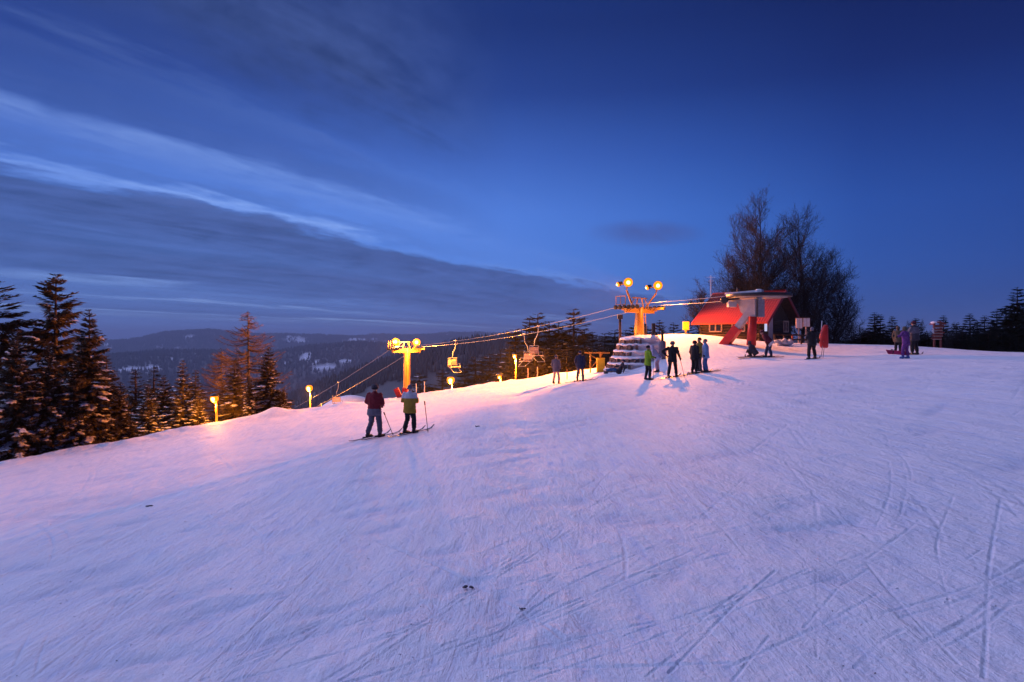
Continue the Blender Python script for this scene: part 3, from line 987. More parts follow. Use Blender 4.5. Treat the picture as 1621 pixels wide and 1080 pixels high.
# ------------------------------------------------------------------ bare broadleaf trees
def bare_tree(name, label, base, H, spread, seed, stems, group=None, twigs=1.0, lean=(0, 0), mtl=None, depthmax=5):
    rn = random.Random(seed)
    trunk, crown = MB(), MB()

    def ribbon(p, e, w):
        sd = Vector((rn.uniform(-1, 1), rn.uniform(-1, 1), rn.uniform(-.4, .4))).normalized() * w
        mid = p.lerp(e, .55) + Vector((rn.uniform(-.06, .06), rn.uniform(-.06, .06), rn.uniform(-.07, .02))) * (e - p).length
        crown.add([p - sd, p + sd, mid + sd * .7, mid - sd * .7, e], [(0, 1, 2, 3), (3, 2, 4)], 0)

    def limb(p, d, L, n, up, wob):
        pts = [p]
        dd = d.normalized()
        for i in range(n):
            dd = (dd + Vector((rn.gauss(0, wob), rn.gauss(0, wob), rn.gauss(up, wob * .6)))).normalized()
            pts.append(pts[-1] + dd * L / n)
        return pts

    def on(pts, f):
        n = len(pts) - 1
        i = min(n - 1, int(f * n))
        return pts[i].lerp(pts[i + 1], f * n - i), (pts[i + 1] - pts[i]).normalized()

    def side(d, ang):
        a = rn.uniform(0, 2 * PI)
        s1 = d.cross(Vector((0, 0, 1)))
        s1 = s1.normalized() if s1.length > .05 else Vector((1, 0, 0))
        s2 = s1.cross(d)
        return d * math.cos(ang) + (s1 * math.cos(a) + s2 * math.sin(a)) * math.sin(ang)

    for (ox, oy, tx, ty, hf, r) in stems:
        SH = H * hf
        st = limb(Vector((ox, oy, -.1)), Vector((tx, ty, 1)), SH, 9, .02, .05)
        trunk.tube(st, [r * (1 - .93 * i / 9) for i in range(10)], 7, 0, cap=False)
        n1 = int(42 * twigs)
        for k in range(n1):
            f = .14 + .84 * (k + rn.random()) / n1
            q, d = on(st, f)
            env = spread * (.45 + .55 * hf) * (1.12 - f) ** .8 * (1.0 if f > .3 else .72 + .93 * f)
            L1 = env * rn.uniform(.55, 1.1)
            a = rn.uniform(0, 2 * PI)
            ang = rad(rn.uniform(48, 80) - 30 * f)
            nd = Vector((math.cos(a) * math.sin(ang), math.sin(a) * math.sin(ang), math.cos(ang)))
            b1 = limb(q, nd, L1, 6, .03, .09)
            r1 = r * (1 - .85 * f) * rn.uniform(.28, .5)
            crown.tube(b1, [max(.006, r1 * (1 - .85 * i / 6)) for i in range(7)], 4, 0, cap=False)
            n2 = max(3, int(L1 / .21))
            for j in range(n2):
                g = .12 + .86 * (j + rn.random()) / n2
                q2, d2 = on(b1, g)
                L2 = (.35 + .36 * L1) * (1.15 - .6 * g) * rn.uniform(.5, 1.1)
                b2 = limb(q2, side(d2, rad(rn.uniform(25, 60))) + Vector((0, 0, .2)), L2, 3, .03, .12)
                crown.tube(b2, [max(.006, r1 * .38 * (1 - .8 * i / 3)) for i in range(4)], 3, 0, cap=False)
                n3 = max(3, int(L2 / .115))
                for i in range(n3):
                    h = .1 + .9 * (i + rn.random()) / n3
                    q3, d3 = on(b2, min(h, .999))
                    e3 = q3 + (side(d3, rad(rn.uniform(20, 60))) + Vector((0, 0, .12))).normalized() * rn.uniform(.22, .6)
                    ribbon(q3, e3, .0105)
                    for w in range(depthmax - 3):
                        q4 = q3.lerp(e3, rn.uniform(.3, .9))
                        ribbon(q4, q4 + (side((e3 - q3).normalized(), rad(rn.uniform(20, 55))) + Vector((0, 0, .1))).normalized() * rn.uniform(.15, .42), .0075)
    t = thing(name, label, 'tree', base, 0, group)
    trunk.build('trunk', mtl or M_BARK_D, t, True)
    crown.build('crown', mtl or M_BARK_D, t)
    return t


GBE = 'bare broadleaf trees behind the hut'
b = foot(1204, 60)
bare_tree('beech_tree', 'tallest bare beech behind the red roofed hut', b, -(318 - 540) / F * 60 - b.z, 7.6, 21, [(0, 0, .01, 0, 1.0, .20), (.3, .4, .16, .1, .72, .13), (-.3, .2, -.24, .05, .62, .12)], GBE, 1.25)
b = foot(1268, 61)
bare_tree('beech_tree', 'bare beech right of the tallest one, with a narrow spike top', b, -(336 - 540) / F * 61 - b.z, 6.8, 22, [(0, 0, .02, 0, 1.0, .17), (.3, .2, .26, .0, .76, .12)], GBE, 1.25)
b = foot(1312, 61)
bare_tree('bare_tree', 'lower bluish bare tree at the right end of the beech group', b, -(436 - 540) / F * 61 - b.z, 3.9, 23, [(0, 0, .06, 0, 1.0, .12), (.2, .1, .32, 0, .8, .09), (-.4, 0, -.14, 0, .9, .09)], GBE, 1.2)
b = foot(1345, 62)
bare_tree('bare_shrub', 'low bare bush right of the beech group', b, -(512 - 540) / F * 62 - b.z, 1.5, 24, [(0, 0, .1, 0, .9, .05), (.3, .1, .3, 0, .8, .05), (-.4, 0, -.2, 0, .9, .05), (.7, 0, .2, 0, .8, .04)], GBE, 1.0, depthmax=4)
b = foot(1116, 53)
bare_tree('bare_shrub', 'bare orange-lit bush left of the red roofed hut', b, -(462 - 540) / F * 53 - b.z, 1.7, 25, [(0, 0, -.10, 0, 1.0, .07), (.2, .1, .22, 0, .8, .05), (-.3, 0, -.40, 0, .8, .05), (.1, 0, .05, 0, .9, .05)], GBE, 1.0, depthmax=4)
for (u, tp, sd, lb) in ((1432, 512, 26, 'thin bare bush left of the group with the snowboard'), (1462, 510, 27, 'thin bare bush between the group and the signpost'), (1505, 515, 28, 'thin bare bush right of the signpost')):
    b = foot(u, 60)
    bare_tree('bare_shrub', lb, b, -(tp - 540) / F * 60 - b.z, 1.2, sd, [(0, 0, .05, 0, 1.0, .04), (.3, .1, .3, 0, .8, .04), (-.3, 0, -.25, 0, .9, .04)], 'thin bare bushes on the right', .8, depthmax=3)

# ------------------------------------------------------------------ paints and cloth
M_RED = mat('red_padding', (.62, .030, .022), .5, var=.18, scale=3)
M_REDROOF = None
M_CONC = mat('pale_concrete', (.50, .46, .44), .85, var=.15, scale=3, bump=.3, bscale=20)
M_STEEL = mat('galvanised_steel', (.30, .31, .33), .45, .6, var=.2, scale=6)
M_DARKST = mat('dark_steel', (.045, .045, .05), .5, .4, var=.3, scale=6)
M_WHITEST = mat('white_painted_steel', (.68, .68, .70), .4, var=.1, scale=5)
M_YELLOW = mat('yellow_painted_steel', (.36, .185, .025), .5, var=.2, scale=5)
M_YPAD = mat('yellow_padding', (.80, .55, .02), .55, var=.12, scale=4)
M_RUBBER = mat('rubber', (.02, .02, .02), .8, var=.3)
M_WOODD = mat('dark_timber', (.060, .036, .024), .85, var=.4, scale=7, bump=.5, bscale=18)
M_WOODR = mat('red_brown_board', (.26, .055, .035), .7, var=.25, scale=6)
M_WOODL = mat('pale_board_edge', (.52, .34, .26), .7, var=.2, scale=6)
M_PAPER = mat('notice_paper', (.70, .66, .64), .7, var=.12, scale=9)
M_INK = mat('notice_ink', (.10, .08, .09), .8, var=.3, scale=9)
M_STONE = mat('bank_stone', (.16, .115, .095), .9, var=.35, scale=5, bump=.7, bscale=12)
M_GLASS = mat('window_glass', (.03, .035, .05), .12, var=.2, spec=.6)
M_LITPANEL = mat('lit_panel', (.7, .75, .85), .5, var=.05, emit=(.65, .72, 1.0), estr=.35)


def bulb_mat(name, col, s):
    return mat(name, (.03, .012, .002), .5, var=.02, emit=col, estr=s, spec=.1)


M_BULB = bulb_mat('sodium_bulb', (1.0, .20, .003), 1.2)
M_BULB2 = bulb_mat('sodium_flood', (1.0, .20, .003), 1.2)
M_CORE = bulb_mat('sodium_arc', (1.0, .66, .16), 4.0)
LAMPC = (1.0, .30, .03)
FLOODC = (1.0, .29, .055)


def add_light(name, parent, loc, power, radius=.25, color=LAMPC, spot=None, aim=None, blend=.35):
    ld = bpy.data.lights.new(name, 'SPOT' if spot else 'POINT')
    ld.energy = power
    ld.color = color
    ld.shadow_soft_size = radius
    if spot:
        ld.spot_size = rad(spot)
        ld.spot_blend = blend
    o = bpy.data.objects.new(name, ld)
    COL.objects.link(o)
    o.parent = parent
    o.location = loc
    if aim is not None:
        o.rotation_euler = Vector(aim).to_track_quat('-Z', 'Y').to_euler()
    return o


# ------------------------------------------------------------------ chairlift: line, pylons, station, chairs
LD = Vector((-.69, .724, 0)).normalized()      # down the line
LN = Vector((.724, .69, 0)).normalized()       # across the line, away from the camera
ST = Vector((15.55, 43.0, 0))                  # middle of the return wheel
GAUGE = 1.55
WHEEL_Z = 2.86
PU = ST + LD * 9.0
PU = Vector((9.35, 50.0, 0))
PL = Vector((-11.0, 71.0, 0))
LDU = (PL - PU).normalized()
ROPE_U, ROPE_L = 2.62, -.62


def flood(parent, pos, face, name='floodlight', size=.34):
    """floodlight head: housing with a glowing round glass"""
    q = Vector(face).to_track_quat('Z', 'Y').to_matrix()
    h = MB()
    h.lathe(pos, [(.06, -.30), (.12, -.28), (size * .62, -.10), (size * .74, .03), (size * .74, .05)], 14, 0, q)
    o = h.build(name, M_DARKST, parent, True)
    g = MB()
    g.lathe(pos, [(size * .70, .052), (size * .66, .085), (size * .40, .13), (.02, .145)], 14, 0, q)
    g.build('glass', M_BULB2, o, True)
    g = MB()
    g.ball(Vector(pos) + q @ Vector((0, 0, .13)), size * .30, 12, 8)
    g.build('bulb', M_CORE, o, True)
    return o


def pylon(label, at_, rope_z, ground_z, upper):
    t = thing('lift_pylon', label, 'lift pylon', (at_.x, at_.y, ground_z), 0, 'chairlift pylons')
    dz = -ground_z
    ax = LDU
    nx = Vector((-LDU.y, LDU.x, 0)) * -1
    zt = rope_z - .42 + dz
    m = MB()
    if upper:
        m.tube([(0, 0, -.3), (0, 0, zt + .25)], [.34, .26], 10)
        m.bar(nx * .0 + ax * .42 + Vector((0, 0, 0)), ax * .30 + Vector((0, 0, zt)), .10, .10)
    else:
        m.tube([(0, 0, -.3), (0, 0, zt * .7), (0, 0, zt + .3)], [.37, .30, .25], 12)
    mast = m.build('mast', M_YELLOW, t, True)
    lad = MB()
    for s in (-.17, .17):
        lad.bar(-ax * .45 + nx * s + Vector((0, 0, .2)), -ax * .36 + nx * s + Vector((0, 0, zt)), .04)
    k = .5
    while k < zt:
        lad.bar(-ax * .43 + nx * -.17 + Vector((0, 0, k)), -ax * .43 + nx * .17 + Vector((0, 0, k)), .03)
        k += .34
    lad.build('ladder', M_YELLOW, mast)
    m = MB()
    m.bar(nx * -(GAUGE + .2) + Vector((0, 0, zt)), nx * (GAUGE + .2) + Vector((0, 0, zt)), .22, .30)
    m.bar(nx * -.9 + Vector((0, 0, zt + .95)), nx * .9 + Vector((0, 0, zt + .95)), .07, .07)
    for s in (-.5, .5):
        m.bar(nx * s + Vector((0, 0, zt + .1)), nx * s * .5 + Vector((0, 0, zt + .95)), .07, .07)
        m.bar(nx * s * 2.6 + Vector((0, 0, zt + .1)), nx * s * 1.2 + Vector((0, 0, zt + .95)), .05, .05)
    m.build('crossarm', M_YELLOW, t)
    for s in (-1, 1):
        tr = MB()
        c = nx * s * GAUGE + Vector((0, 0, zt + .20))
        tr.bar(c - ax * 1.05, c + ax * 1.05, .09, .16)
        tr.bar(c - ax * .4 - Vector((0, 0, .14)), c + ax * .4 - Vector((0, 0, .14)), .12, .10)
        for e in (-1, 1):
            tr.bar(c + ax * .4 * e - Vector((0, 0, .12)), c + ax * .85 * e, .05, .05)
        sheave = tr.build('sheave_train', M_YELLOW, t)
        q = nx.to_track_quat('Z', 'Y').to_matrix()
        for k in range(6):
            w = MB()
            p = c + ax * (-.95 + .38 * k) + nx * .075 * s + Vector((0, 0, .04))
            w.lathe(p, [(.04, -.05), (.155, -.05), (.165, -.03), (.14, 0), (.165, .03), (.155, .05), (.04, .05)], 12, 0, q)
            w.build('sheave', M_RUBBER, sheave, True)
    # railing of the work platform on the near-left arm end
    m = MB()
    c = nx * -GAUGE - ax * -.55 + Vector((0, 0, zt + .42))
    for a_ in (-.42, 0, .42):
        m.bar(c + ax * a_, c + ax * a_ + Vector((0, 0, .62)), .045)
    for h in (.02, .62):
        m.bar(c - ax * .44 + Vector((0, 0, h)), c + ax * .44 + Vector((0, 0, h)), .045)
    m.build('platform_rail', M_YELLOW, t)
    return t, zt, nx, ax


# upper pylon on the hump
gu = gz(PU.x, PU.y)
pyl, zt, nx, ax = pylon('orange lift pylon with two floodlights on the hump, right of the stone bank', PU, ROPE_U, gu, True)
FA = at(994, 447, 49.4)
FB = at(1041, 452, 50.2)
off = Vector((PU.x, PU.y, gu))
for (fp, foot_s, other) in ((FA, -.75, at(979, 450, 49.9)), (FB, .62, at(1025, 455, 50.8))):
    p = fp - off
    q = nx * foot_s + Vector((0, 0, zt + .15))
    m = MB()
    m.bar(q, p - Vector((0, 0, .55)) + Vector((-.1, .1, 0)), .16, .12)
    m.bar(p - Vector((0, 0, .50)) + Vector((-.1, .1, 0)), p + Vector((0, .18, 0)), .08, .08)
    m.bar(p + Vector((0, .18, -.15)), other - off, .07, .07)
    m.build('floodlight_post', M_YELLOW, pyl)
    flood(pyl, p, Vector((-.12, -1, -.22)), size=.46)
    flood(pyl, other - off, Vector((-.9, -.25, -.35)), size=.26)
add_light('floodlight_light', pyl, FA - off + Vector((-.05, -.35, -.05)), 40000, .2, (1.0, .26, .03), 88, (-17, -7.4, -7.0), .45)
add_light('floodlight_light', pyl, FB - off + Vector((.02, -.35, -.05)), 5600, .2, FLOODC, 155, (.35, -.62, -.6), .7)

# lower pylon beyond the crest
gl_ = gz(PL.x, PL.y)
pyl2, zt, nx, ax = pylon('orange lift pylon with two floodlights beyond the crest, behind the two skiers', PL, ROPE_L, gl_, False)
off = Vector((PL.x, PL.y, gl_))
for fp, s in ((at(626, 541, 70.6), -.8), (at(659, 542, 70.9), .8)):
    p = fp - off
    m = MB()
    m.bar(nx * s + Vector((0, 0, zt + .1)), p + Vector((0, .15, -.3)), .14, .12)
    m.bar(p + Vector((0, .15, -.35)), p + Vector((0, .2, .05)), .08, .08)
    m.build('floodlight_post', M_YELLOW, pyl2)
    flood(pyl2, p, Vector((.05, -1, -.2)), size=.56)
    add_light('floodlight_light', pyl2, p + Vector((0, -.4, 0)), 4000, .25, FLOODC)
    if s < 0:
        add_light('floodlight_light', pyl2, p + Vector((-.1, -.4, 0)), 20000, .25, FLOODC, 40, Vector((-25, 36, -2.5)) - fp, .7)

# return station: two padded legs, pale head, big wheel
gs = gz(ST.x, ST.y)
st = thing('lift_station', 'return station with red padded legs and a big flat wheel', 'lift station', (ST.x, ST.y, gs))
zz = lambda z: z - gs
m = MB()
m.tube([(-.58, -.3, -.3), (-.50, -.3, zz(1.35))], [.22, .20], 14)
leg1 = m.build('leg', M_CONC, st, True)
m = MB()
m.tube([(-.585, -.3, .10), (-.50, -.3, zz(1.52))], [.29, .25], 18)
m.build('red_pad', M_RED, leg1, True)
a0 = LD * 2.15 + Vector((-.45, -.4, .0))
a1 = Vector((-.35, -.1, zz(2.15)))
a0.z = gz(ST.x + a0.x, ST.y + a0.y) - gs - .25
m = MB()
m.bar(a0, a1, .50, .36)
leg2 = m.build('leg', M_CONC, st)
m = MB()
m.bar(a0.lerp(a1, .02), a0.lerp(a1, .50), .62, .50)
m.build('red_pad', M_RED, leg2)
m = MB()
hd = [(-1.45, zz(1.15)), (-.05, zz(1.15)), (.35, zz(1.5)), (.35, zz(2.55)), (-1.55, zz(2.55)), (-2.05, zz(2.25)), (-2.05, zz(1.95)), (-1.25, zz(1.95))]
# pale gusset head (side profile along the line, .6 m deep)
prof = [(.85, zz(1.30)), (.30, zz(1.20)), (.30, zz(2.55)), (-.1, zz(2.62)), (2.1, zz(2.62)), (2.2, zz(2.35)), (1.55, zz(2.2))]
prof = [(.35, zz(1.50)), (-.18, zz(1.50)), (-.18, zz(2.62)), (1.75, zz(2.62)), (1.75, zz(2.42)), (.95, zz(2.36)), (.80, zz(1.85))]
vs = [LD * a + LN * s + Vector((-.35, -.15, z)) for s in (-.24, .24) for a, z in prof]
n_ = len(prof)
m.add(vs, [tuple(range(n_)), tuple(reversed(range(n_, 2 * n_)))] + [(k, n_ + k, n_ + (k + 1) % n_, (k + 1) % n_) for k in range(n_)])
m.build('head', M_CONC, st)
m = MB()
m.box((-.02, -.25, zz(2.05)), (.40, .5, 1.10))
m.build('gear_housing', M_STEEL, st)
m = MB()
R_ = 2.0
m.lathe((0, 0, zz(WHEEL_Z)), [(R_ - .32, -.11), (R_ - .06, -.11), (R_, -.07), (R_ - .05, -.01), (R_, .05), (R_ - .10, .09), (R_ - .34, .09), (R_ - .34, -.11)], 48)
wheel = m.build('wheel', M_DARKST, st, True)
m = MB()
m.lathe((0, 0, zz(WHEEL_Z)), [(.05, -.12), (R_ - .30, -.14), (R_ - .30, -.10), (.05, -.06)], 48)
m.build('wheel_disc', M_STEEL, wheel, True)
for k in range(10):
    s_ = MB()
    a_ = k * 2 * PI / 10
    s_.bar((.2 * math.cos(a_), .2 * math.sin(a_), zz(WHEEL_Z) + .03), ((R_ - .3) * math.cos(a_), (R_ - .3) * math.sin(a_), zz(WHEEL_Z) + .03), .09, .10)
    s_.build('spoke', M_STEEL, wheel)
m = MB()
m.bar(LD * 2.05 + Vector((-.2, 0, zz(WHEEL_Z) + .20)), LD * -.25 + Vector((0, 0, zz(WHEEL_Z) + .30)), .30, .13)
m.lathe((0, 0, zz(WHEEL_Z) - .2), [(.22, -.1), (.22, .55), (.16, .6), (.03, .62)], 14)
m.build('wheel_beam', M_WHITEST, st)
m = MB()
q = Vector((-.5, -1, 0)).to_track_quat('Z', 'Y').to_matrix()
pw = at(1146.5, 475, 43.6) - Vector((ST.x, ST.y, gs))
m.lathe(pw, [(.10, -.06), (.22, -.07), (.24, -.04), (.19, 0), (.24, .04), (.22, .07), (.10, .06)], 18, 0, q)
m.bar(pw + Vector((.15, 0, 0)), pw + Vector((.9, -.2, .1)), .08, .10)
m.build('guide_pulley', M_DARKST, st, True)
m = MB()
m.box(at(1158, 482, 43.4) - Vector((ST.x, ST.y, gs)), (.50, .4, .34))
m.build('switch_box', M_CONC, st)

# haul rope: one endless loop round the wheel and over both pylons
rope = MB()
END = PL + LDU * 46


def rope_pt(s_side, frac, seg):
    """point of the rope: seg 0 station-upper pylon, 1 upper-lower, 2 lower-down the hill"""
    nU = Vector((LDU.y, -LDU.x, 0))
    if seg == 0:
        a_ = ST + LN * s_side * GAUGE * 1.2 + Vector((0, 0, WHEEL_Z))
        b_ = PU + nU * s_side * GAUGE + Vector((0, 0, ROPE_U))
        sag = .05
    elif seg == 1:
        a_ = PU + nU * s_side * GAUGE + Vector((0, 0, ROPE_U))
        b_ = PL + nU * s_side * GAUGE + Vector((0, 0, ROPE_L))
        sag = .55
    else:
        a_ = PL + nU * s_side * GAUGE + Vector((0, 0, ROPE_L))
        b_ = END + nU * s_side * GAUGE + Vector((0, 0, ROPE_L - 14.5))
        sag = .9
    p = a_.lerp(b_, frac)
    p.z -= sag * 4 * frac * (1 - frac)
    return p


for s_ in (-1, 1):
    pts = [rope_pt(s_, k / 4, 0) for k in range(5)] + [rope_pt(s_, k / 14, 1) for k in range(1, 15)] + [rope_pt(s_, k / 10, 2) for k in range(1, 11)]
    rope.tube(pts, .016, 5)
arc = [ST + Vector((0, 0, WHEEL_Z)) + LN * GAUGE * 1.2 * math.cos(a_) - LD * GAUGE * 1.2 * math.sin(a_) for a_ in [k * PI / 16 for k in range(17)]]
rope.tube(arc, .022, 5)
tag(rope.build('haul_rope', M_STEEL, None, True), 'steel haul rope running from the station over both pylons downhill', 'cable')


# chairs hanging still on the rope
def chair_mesh():
    hang, seat, back, foot_ = MB(), MB(), MB(), MB()
    hang.tube([(0, 0, .05), (0, 0, -.25), (.0, .10, -.7), (.0, .42, -1.1), (0, .46, -1.55)], .035, 6)
    hang.bar((-.5, .46, -1.55), (.5, .46, -1.55), .05)
    for s in (-.52, .52):
        hang.tube([(s, .46, -1.55), (s, .45, -2.35), (s, .0, -2.42), (s, -.12, -2.38)], .025, 6)
        hang.tube([(s, .42, -2.08), (s, .0, -2.08), (s, -.02, -2.4)], .02, 5)
    hang.box((0, 0, .06), (.07, .30, .10))
    for k in range(4):
        seat.box((0, -.06 + .125 * k, -2.36 - .0 * k), (1.0, .105, .05))
    for k in range(4):
        back.box((0, .44 + .02 * k, -2.16 + .135 * k), (1.0, .045, .115))
    foot_.tube([(-.5, .2, -2.45), (-.45, -.35, -2.85), (.45, -.35, -2.85), (.5, .2, -2.45)], .02, 5)
    return [('hanger', hang.mesh('hanger', M_STEEL, True)), ('seat', seat.mesh('seat', M_WOODL)), ('backrest', back.mesh('backrest', M_WOODL)), ('footrest', foot_.mesh('footrest', M_STEEL, True))]


CH = chair_mesh()
spots = [(-1, .30, 1, 'chair hanging left of the upper pylon, nearest chair on the near rope'), (-1, .66, 1, 'chair hanging close to the right of the lower pylon'),
         (1, .46, 1, 'chair on the far rope over the dark low wood'), (-1, .24, 2, 'chair going downhill left of the lower pylon'), (1, .45, 2, 'chair farthest downhill on the far rope, low over the crest')]
for s_, f_, seg, lb in spots:
    p = rope_pt(s_, f_, seg)
    t = thing('lift_chair', 'empty two-seat ' + lb, 'lift chair', p, math.atan2(LDU.y, LDU.x) - PI / 2 + (PI if s_ > 0 else 0), 'empty chairs on the haul rope')
    for nm, me in CH:
        link(nm, me, t)

# ------------------------------------------------------------------ lamp posts
def lamp_post(label, u, vlamp, D, power, r=.22):
    p = at(u, vlamp, D)
    g = gz(p.x + .12, p.y)
    t = thing('lamp_post', label, 'lamp post', (p.x + .12, p.y, g), 0, 'orange lamp posts along the runs')
    h = p.z - g
    m = MB()
    m.tube([(0, 0, -.2), (0, 0, h * .6), (0, 0, h + .12)], [.085, .065, .05], 8)
    m.tube([(0, 0, h + .08), (-.06, -.02, h + .2), (-.14, -.04, h + .22)], .035, 6)
    m.build('pole', M_YELLOW, t, True)
    m = MB()
    m.lathe((-.12, -.04, h + .04), [(.05, .24), (.16, .20), (.26, .10), (.27, .06), (.25, .06)][::-1], 14)
    hd_ = m.build('lamp_head', M_DARKST, t, True)
    m = MB()
    m.lathe((-.12, -.04, h - .04), [(r * .4, -r * .9), (r * .9, -r * .5), (r, 0), (r * .9, r * .5), (r * .5, r * .8)], 14)
    m.build('globe', M_BULB, hd_, True)
    m = MB()
    m.ball((-.12, -.04 - r * .75, h - .06), (r * .52, r * .4, r * .52), 12, 8)
    m.build('bulb', M_CORE, hd_, True)
    add_light('lamp_light', t, (-.16, -.10, h - .04 - r * 1.25 - .10), power, .12)
    return t


lamp_post('lamp post glowing orange among the spruces on the left edge', 339, 630, 41.4, 1050, r=.24)
lamp_post('small distant lamp post over the lower side run, left of the skiers', 489, 614, 84, 7000, r=.42)
lamp_post('lamp post low behind the crest, right of the lower pylon', 713, 601, 60, 5000, r=.34)
lamp_post('faint lamp post in front of the row of spruces beyond the crest', 814, 563, 66, 6500, r=.20)
lamp_post('tiny lamp low at the crest below the row of spruces', 790, 596, 52, 2600, r=.14)

# ------------------------------------------------------------------ hut with red roof
def roof_material():
    m = bpy.data.materials.new('red_roof_tiles')
    m.use_nodes = True
    nt = NT(m.node_tree)
    out = nt.n('ShaderNodeOutputMaterial')
    b = nt.n('ShaderNodeBsdfPrincipled')
    tc = nt.n('ShaderNodeTexCoord')
    nz = nt.n('ShaderNodeTexNoise', i_Vector=tc.outputs['Object'], i_Scale=9.0, i_Detail=4.0)
    nt.link(nt.ramp(nz.outputs[0], [(.3, rgb(.19, .007, .006)), (.7, rgb(.29, .011, .008))]), b.inputs['Base Color'])
    b.inputs['Roughness'].default_value = .55
    nt.link(b.outputs[0], out.inputs[0])
    return m


M_REDROOF = roof_material()
HC = Vector((17.4, 48.0, 0))            # near corner of the hut
HA = Vector((-.77, .64, 0)).normalized()
HB = Vector((.64, .77, 0)).normalized()
HL, HW = 4.3, 6.5
g0 = gz(HC.x, HC.y) - .25
hut = thing('mountain_hut', 'timber hut with steep red tiled roof behind the lift station', 'hut', (HC.x, HC.y, g0))
EAVE, RIDGE = 1.62 - g0, 3.62 - g0


def hp(a, b_, z):
    return HA * a + HB * b_ + Vector((0, 0, z))


# log walls: round logs laid one on another
for (nm, ends) in (('long_wall', [((0, 0), (HL, 0)), ((0, HW), (HL, HW))]), ('gable_wall', [((0, 0), (0, HW)), ((HL, 0), (HL, HW))])):
    for (p0, p1) in ends:
        w = MB()
        z = .1
        k = 0
        while z < EAVE + .05:
            e = .16 if k % 2 else .10
            a_, b_ = hp(*p0, z), hp(*p1, z)
            d = (b_ - a_).normalized() * e
            w.tube([a_ - d, b_ + d], .115, 8)
            z += .205
            k += 1
        o = w.build(nm, M_WOODD, hut, True)
        o['kind'] = 'stuff'
m = MB()
for aa in (.02, HL - .02):
    n_b = 20
    for k in range(n_b):
        b0, b1 = HW * k / n_b, HW * (k + 1) / n_b - .02
        f0 = 1 - abs(2 * b0 / HW - 1)
        f1 = 1 - abs(2 * b1 / HW - 1)
        zt0, zt1 = EAVE + (RIDGE - EAVE) * f0 - .12, EAVE + (RIDGE - EAVE) * f1 - .12
        vs = [hp(aa + e, b_, z) for e in (-.03, .03) for b_, z in ((b0, EAVE - .05), (b1, EAVE - .05), (b1, zt1), (b0, zt0))]
        m.add(vs, [(0, 1, 2, 3), (7, 6, 5, 4), (0, 4, 5, 1), (1, 5, 6, 2), (2, 6, 7, 3), (3, 7, 4, 0)])
o = m.build('gable_boards', M_WOODD, hut)
o['kind'] = 'stuff'
# roof slopes: courses of tiles stepping up to the ridge
for side_ in (0, 1):
    m = MB()
    nrow, ncol = 17, 30
    b_e = -.65 if side_ == 0 else HW + .65
    z_e = EAVE - .65 * (RIDGE - EAVE) / (HW / 2)
    for i in range(nrow):
        f0, f1 = i / nrow, (i + 1.12) / nrow
        for j in range(ncol):
            a0_ = -.75 + (HL + 1.3) * j / ncol
            a1_ = -.75 + (HL + 1.3) * (j + .96) / ncol
            bb = lambda f: b_e + (HW / 2 - b_e) * f
            zf = lambda f: z_e + (RIDGE - z_e) * f
            th_ = .05
            lift = .035
            vs = [hp(a0_, bb(f0), zf(f0) + lift + th_), hp(a1_, bb(f0), zf(f0) + lift + th_), hp(a1_, bb(f1), zf(f1) + .01 + th_), hp(a0_, bb(f1), zf(f1) + .01 + th_),
                  hp((a0_ + a1_) / 2, bb(f0), zf(f0) + lift + th_ + .03), hp((a0_ + a1_) / 2, bb(f1), zf(f1) + .04 + th_),
                  hp(a0_, bb(f0), zf(f0) - .02), hp(a1_, bb(f0), zf(f0) - .02)]
            m.add(vs, [(0, 4, 5, 3), (4, 1, 2, 5), (6, 7, 1, 4, 0)])
    o = m.build('roof_slope', M_REDROOF, hut)
    o['kind'] = 'stuff'
    m = MB()
    m.add([hp(-.75, b_e, z_e - .03), hp(HL + .55, b_e, z_e - .03), hp(HL + .55, HW / 2, RIDGE - .03), hp(-.75, HW / 2, RIDGE - .03)], [(0, 1, 2, 3)])
    m.build('soffit', M_WOODD, o)
m = MB()
m.tube([hp(-.75, HW / 2, RIDGE + .05), hp(HL + .55, HW / 2, RIDGE + .05)], .11, 8)
m.build('ridge_cap', M_REDROOF, hut, True)
for e_ in (-.65, HW + .65):
    m = MB()
    m.bar(hp(-.78, e_, EAVE - .65 * (RIDGE - EAVE) / (HW / 2) - .02), hp(-.78, HW / 2, RIDGE - .02), .06, .26)
    m.build('barge_board', M_REDROOF, hut)
# windows, door, poster on the near walls
for (p0, p1, z0, z1) in (((1.0, -.14), (1.9, -.14), .95, 1.75), ((2.7, -.14), (3.6, -.14), .95, 1.75), ((-.14, 4.6), (-.14, 5.6), .95, 1.75)):
    a_, b_ = hp(*p0, 0), hp(*p1, 0)
    d = (b_ - a_).normalized()
    nrm = Vector((d.y, -d.x, 0))
    if nrm.dot(Vector((0, -1, 0))) < 0:
        nrm = -nrm
    w = MB()
    for p, q_ in (((a_, z0), (b_, z0)), ((a_, z1), (b_, z1)), ((a_, z0), (a_, z1)), ((b_, z0), (b_, z1)), (((a_ + b_) / 2, z0), ((a_ + b_) / 2, z1))):
        w.bar(p[0] + Vector((0, 0, p[1])) + nrm * .03, q_[0] + Vector((0, 0, q_[1])) + nrm * .03, .08, .08)
    wf = w.build('window', M_WOODL, hut)
    w = MB()
    w.add([a_ + Vector((0, 0, z0)), b_ + Vector((0, 0, z0)), b_ + Vector((0, 0, z1)), a_ + Vector((0, 0, z1))], [(0, 1, 2, 3)])
    w.build('pane', M_GLASS, wf)
m = MB()
m.bar(hp(-.16, 1.75, .1), hp(-.16, 1.75, 2.05), .85, .06, up=HA)
m.build('door', M_CONC, hut)
m = MB()
m.bar(hp(-.18, .75, .95), hp(-.18, .75, 2.1), .42, .04, up=HA)
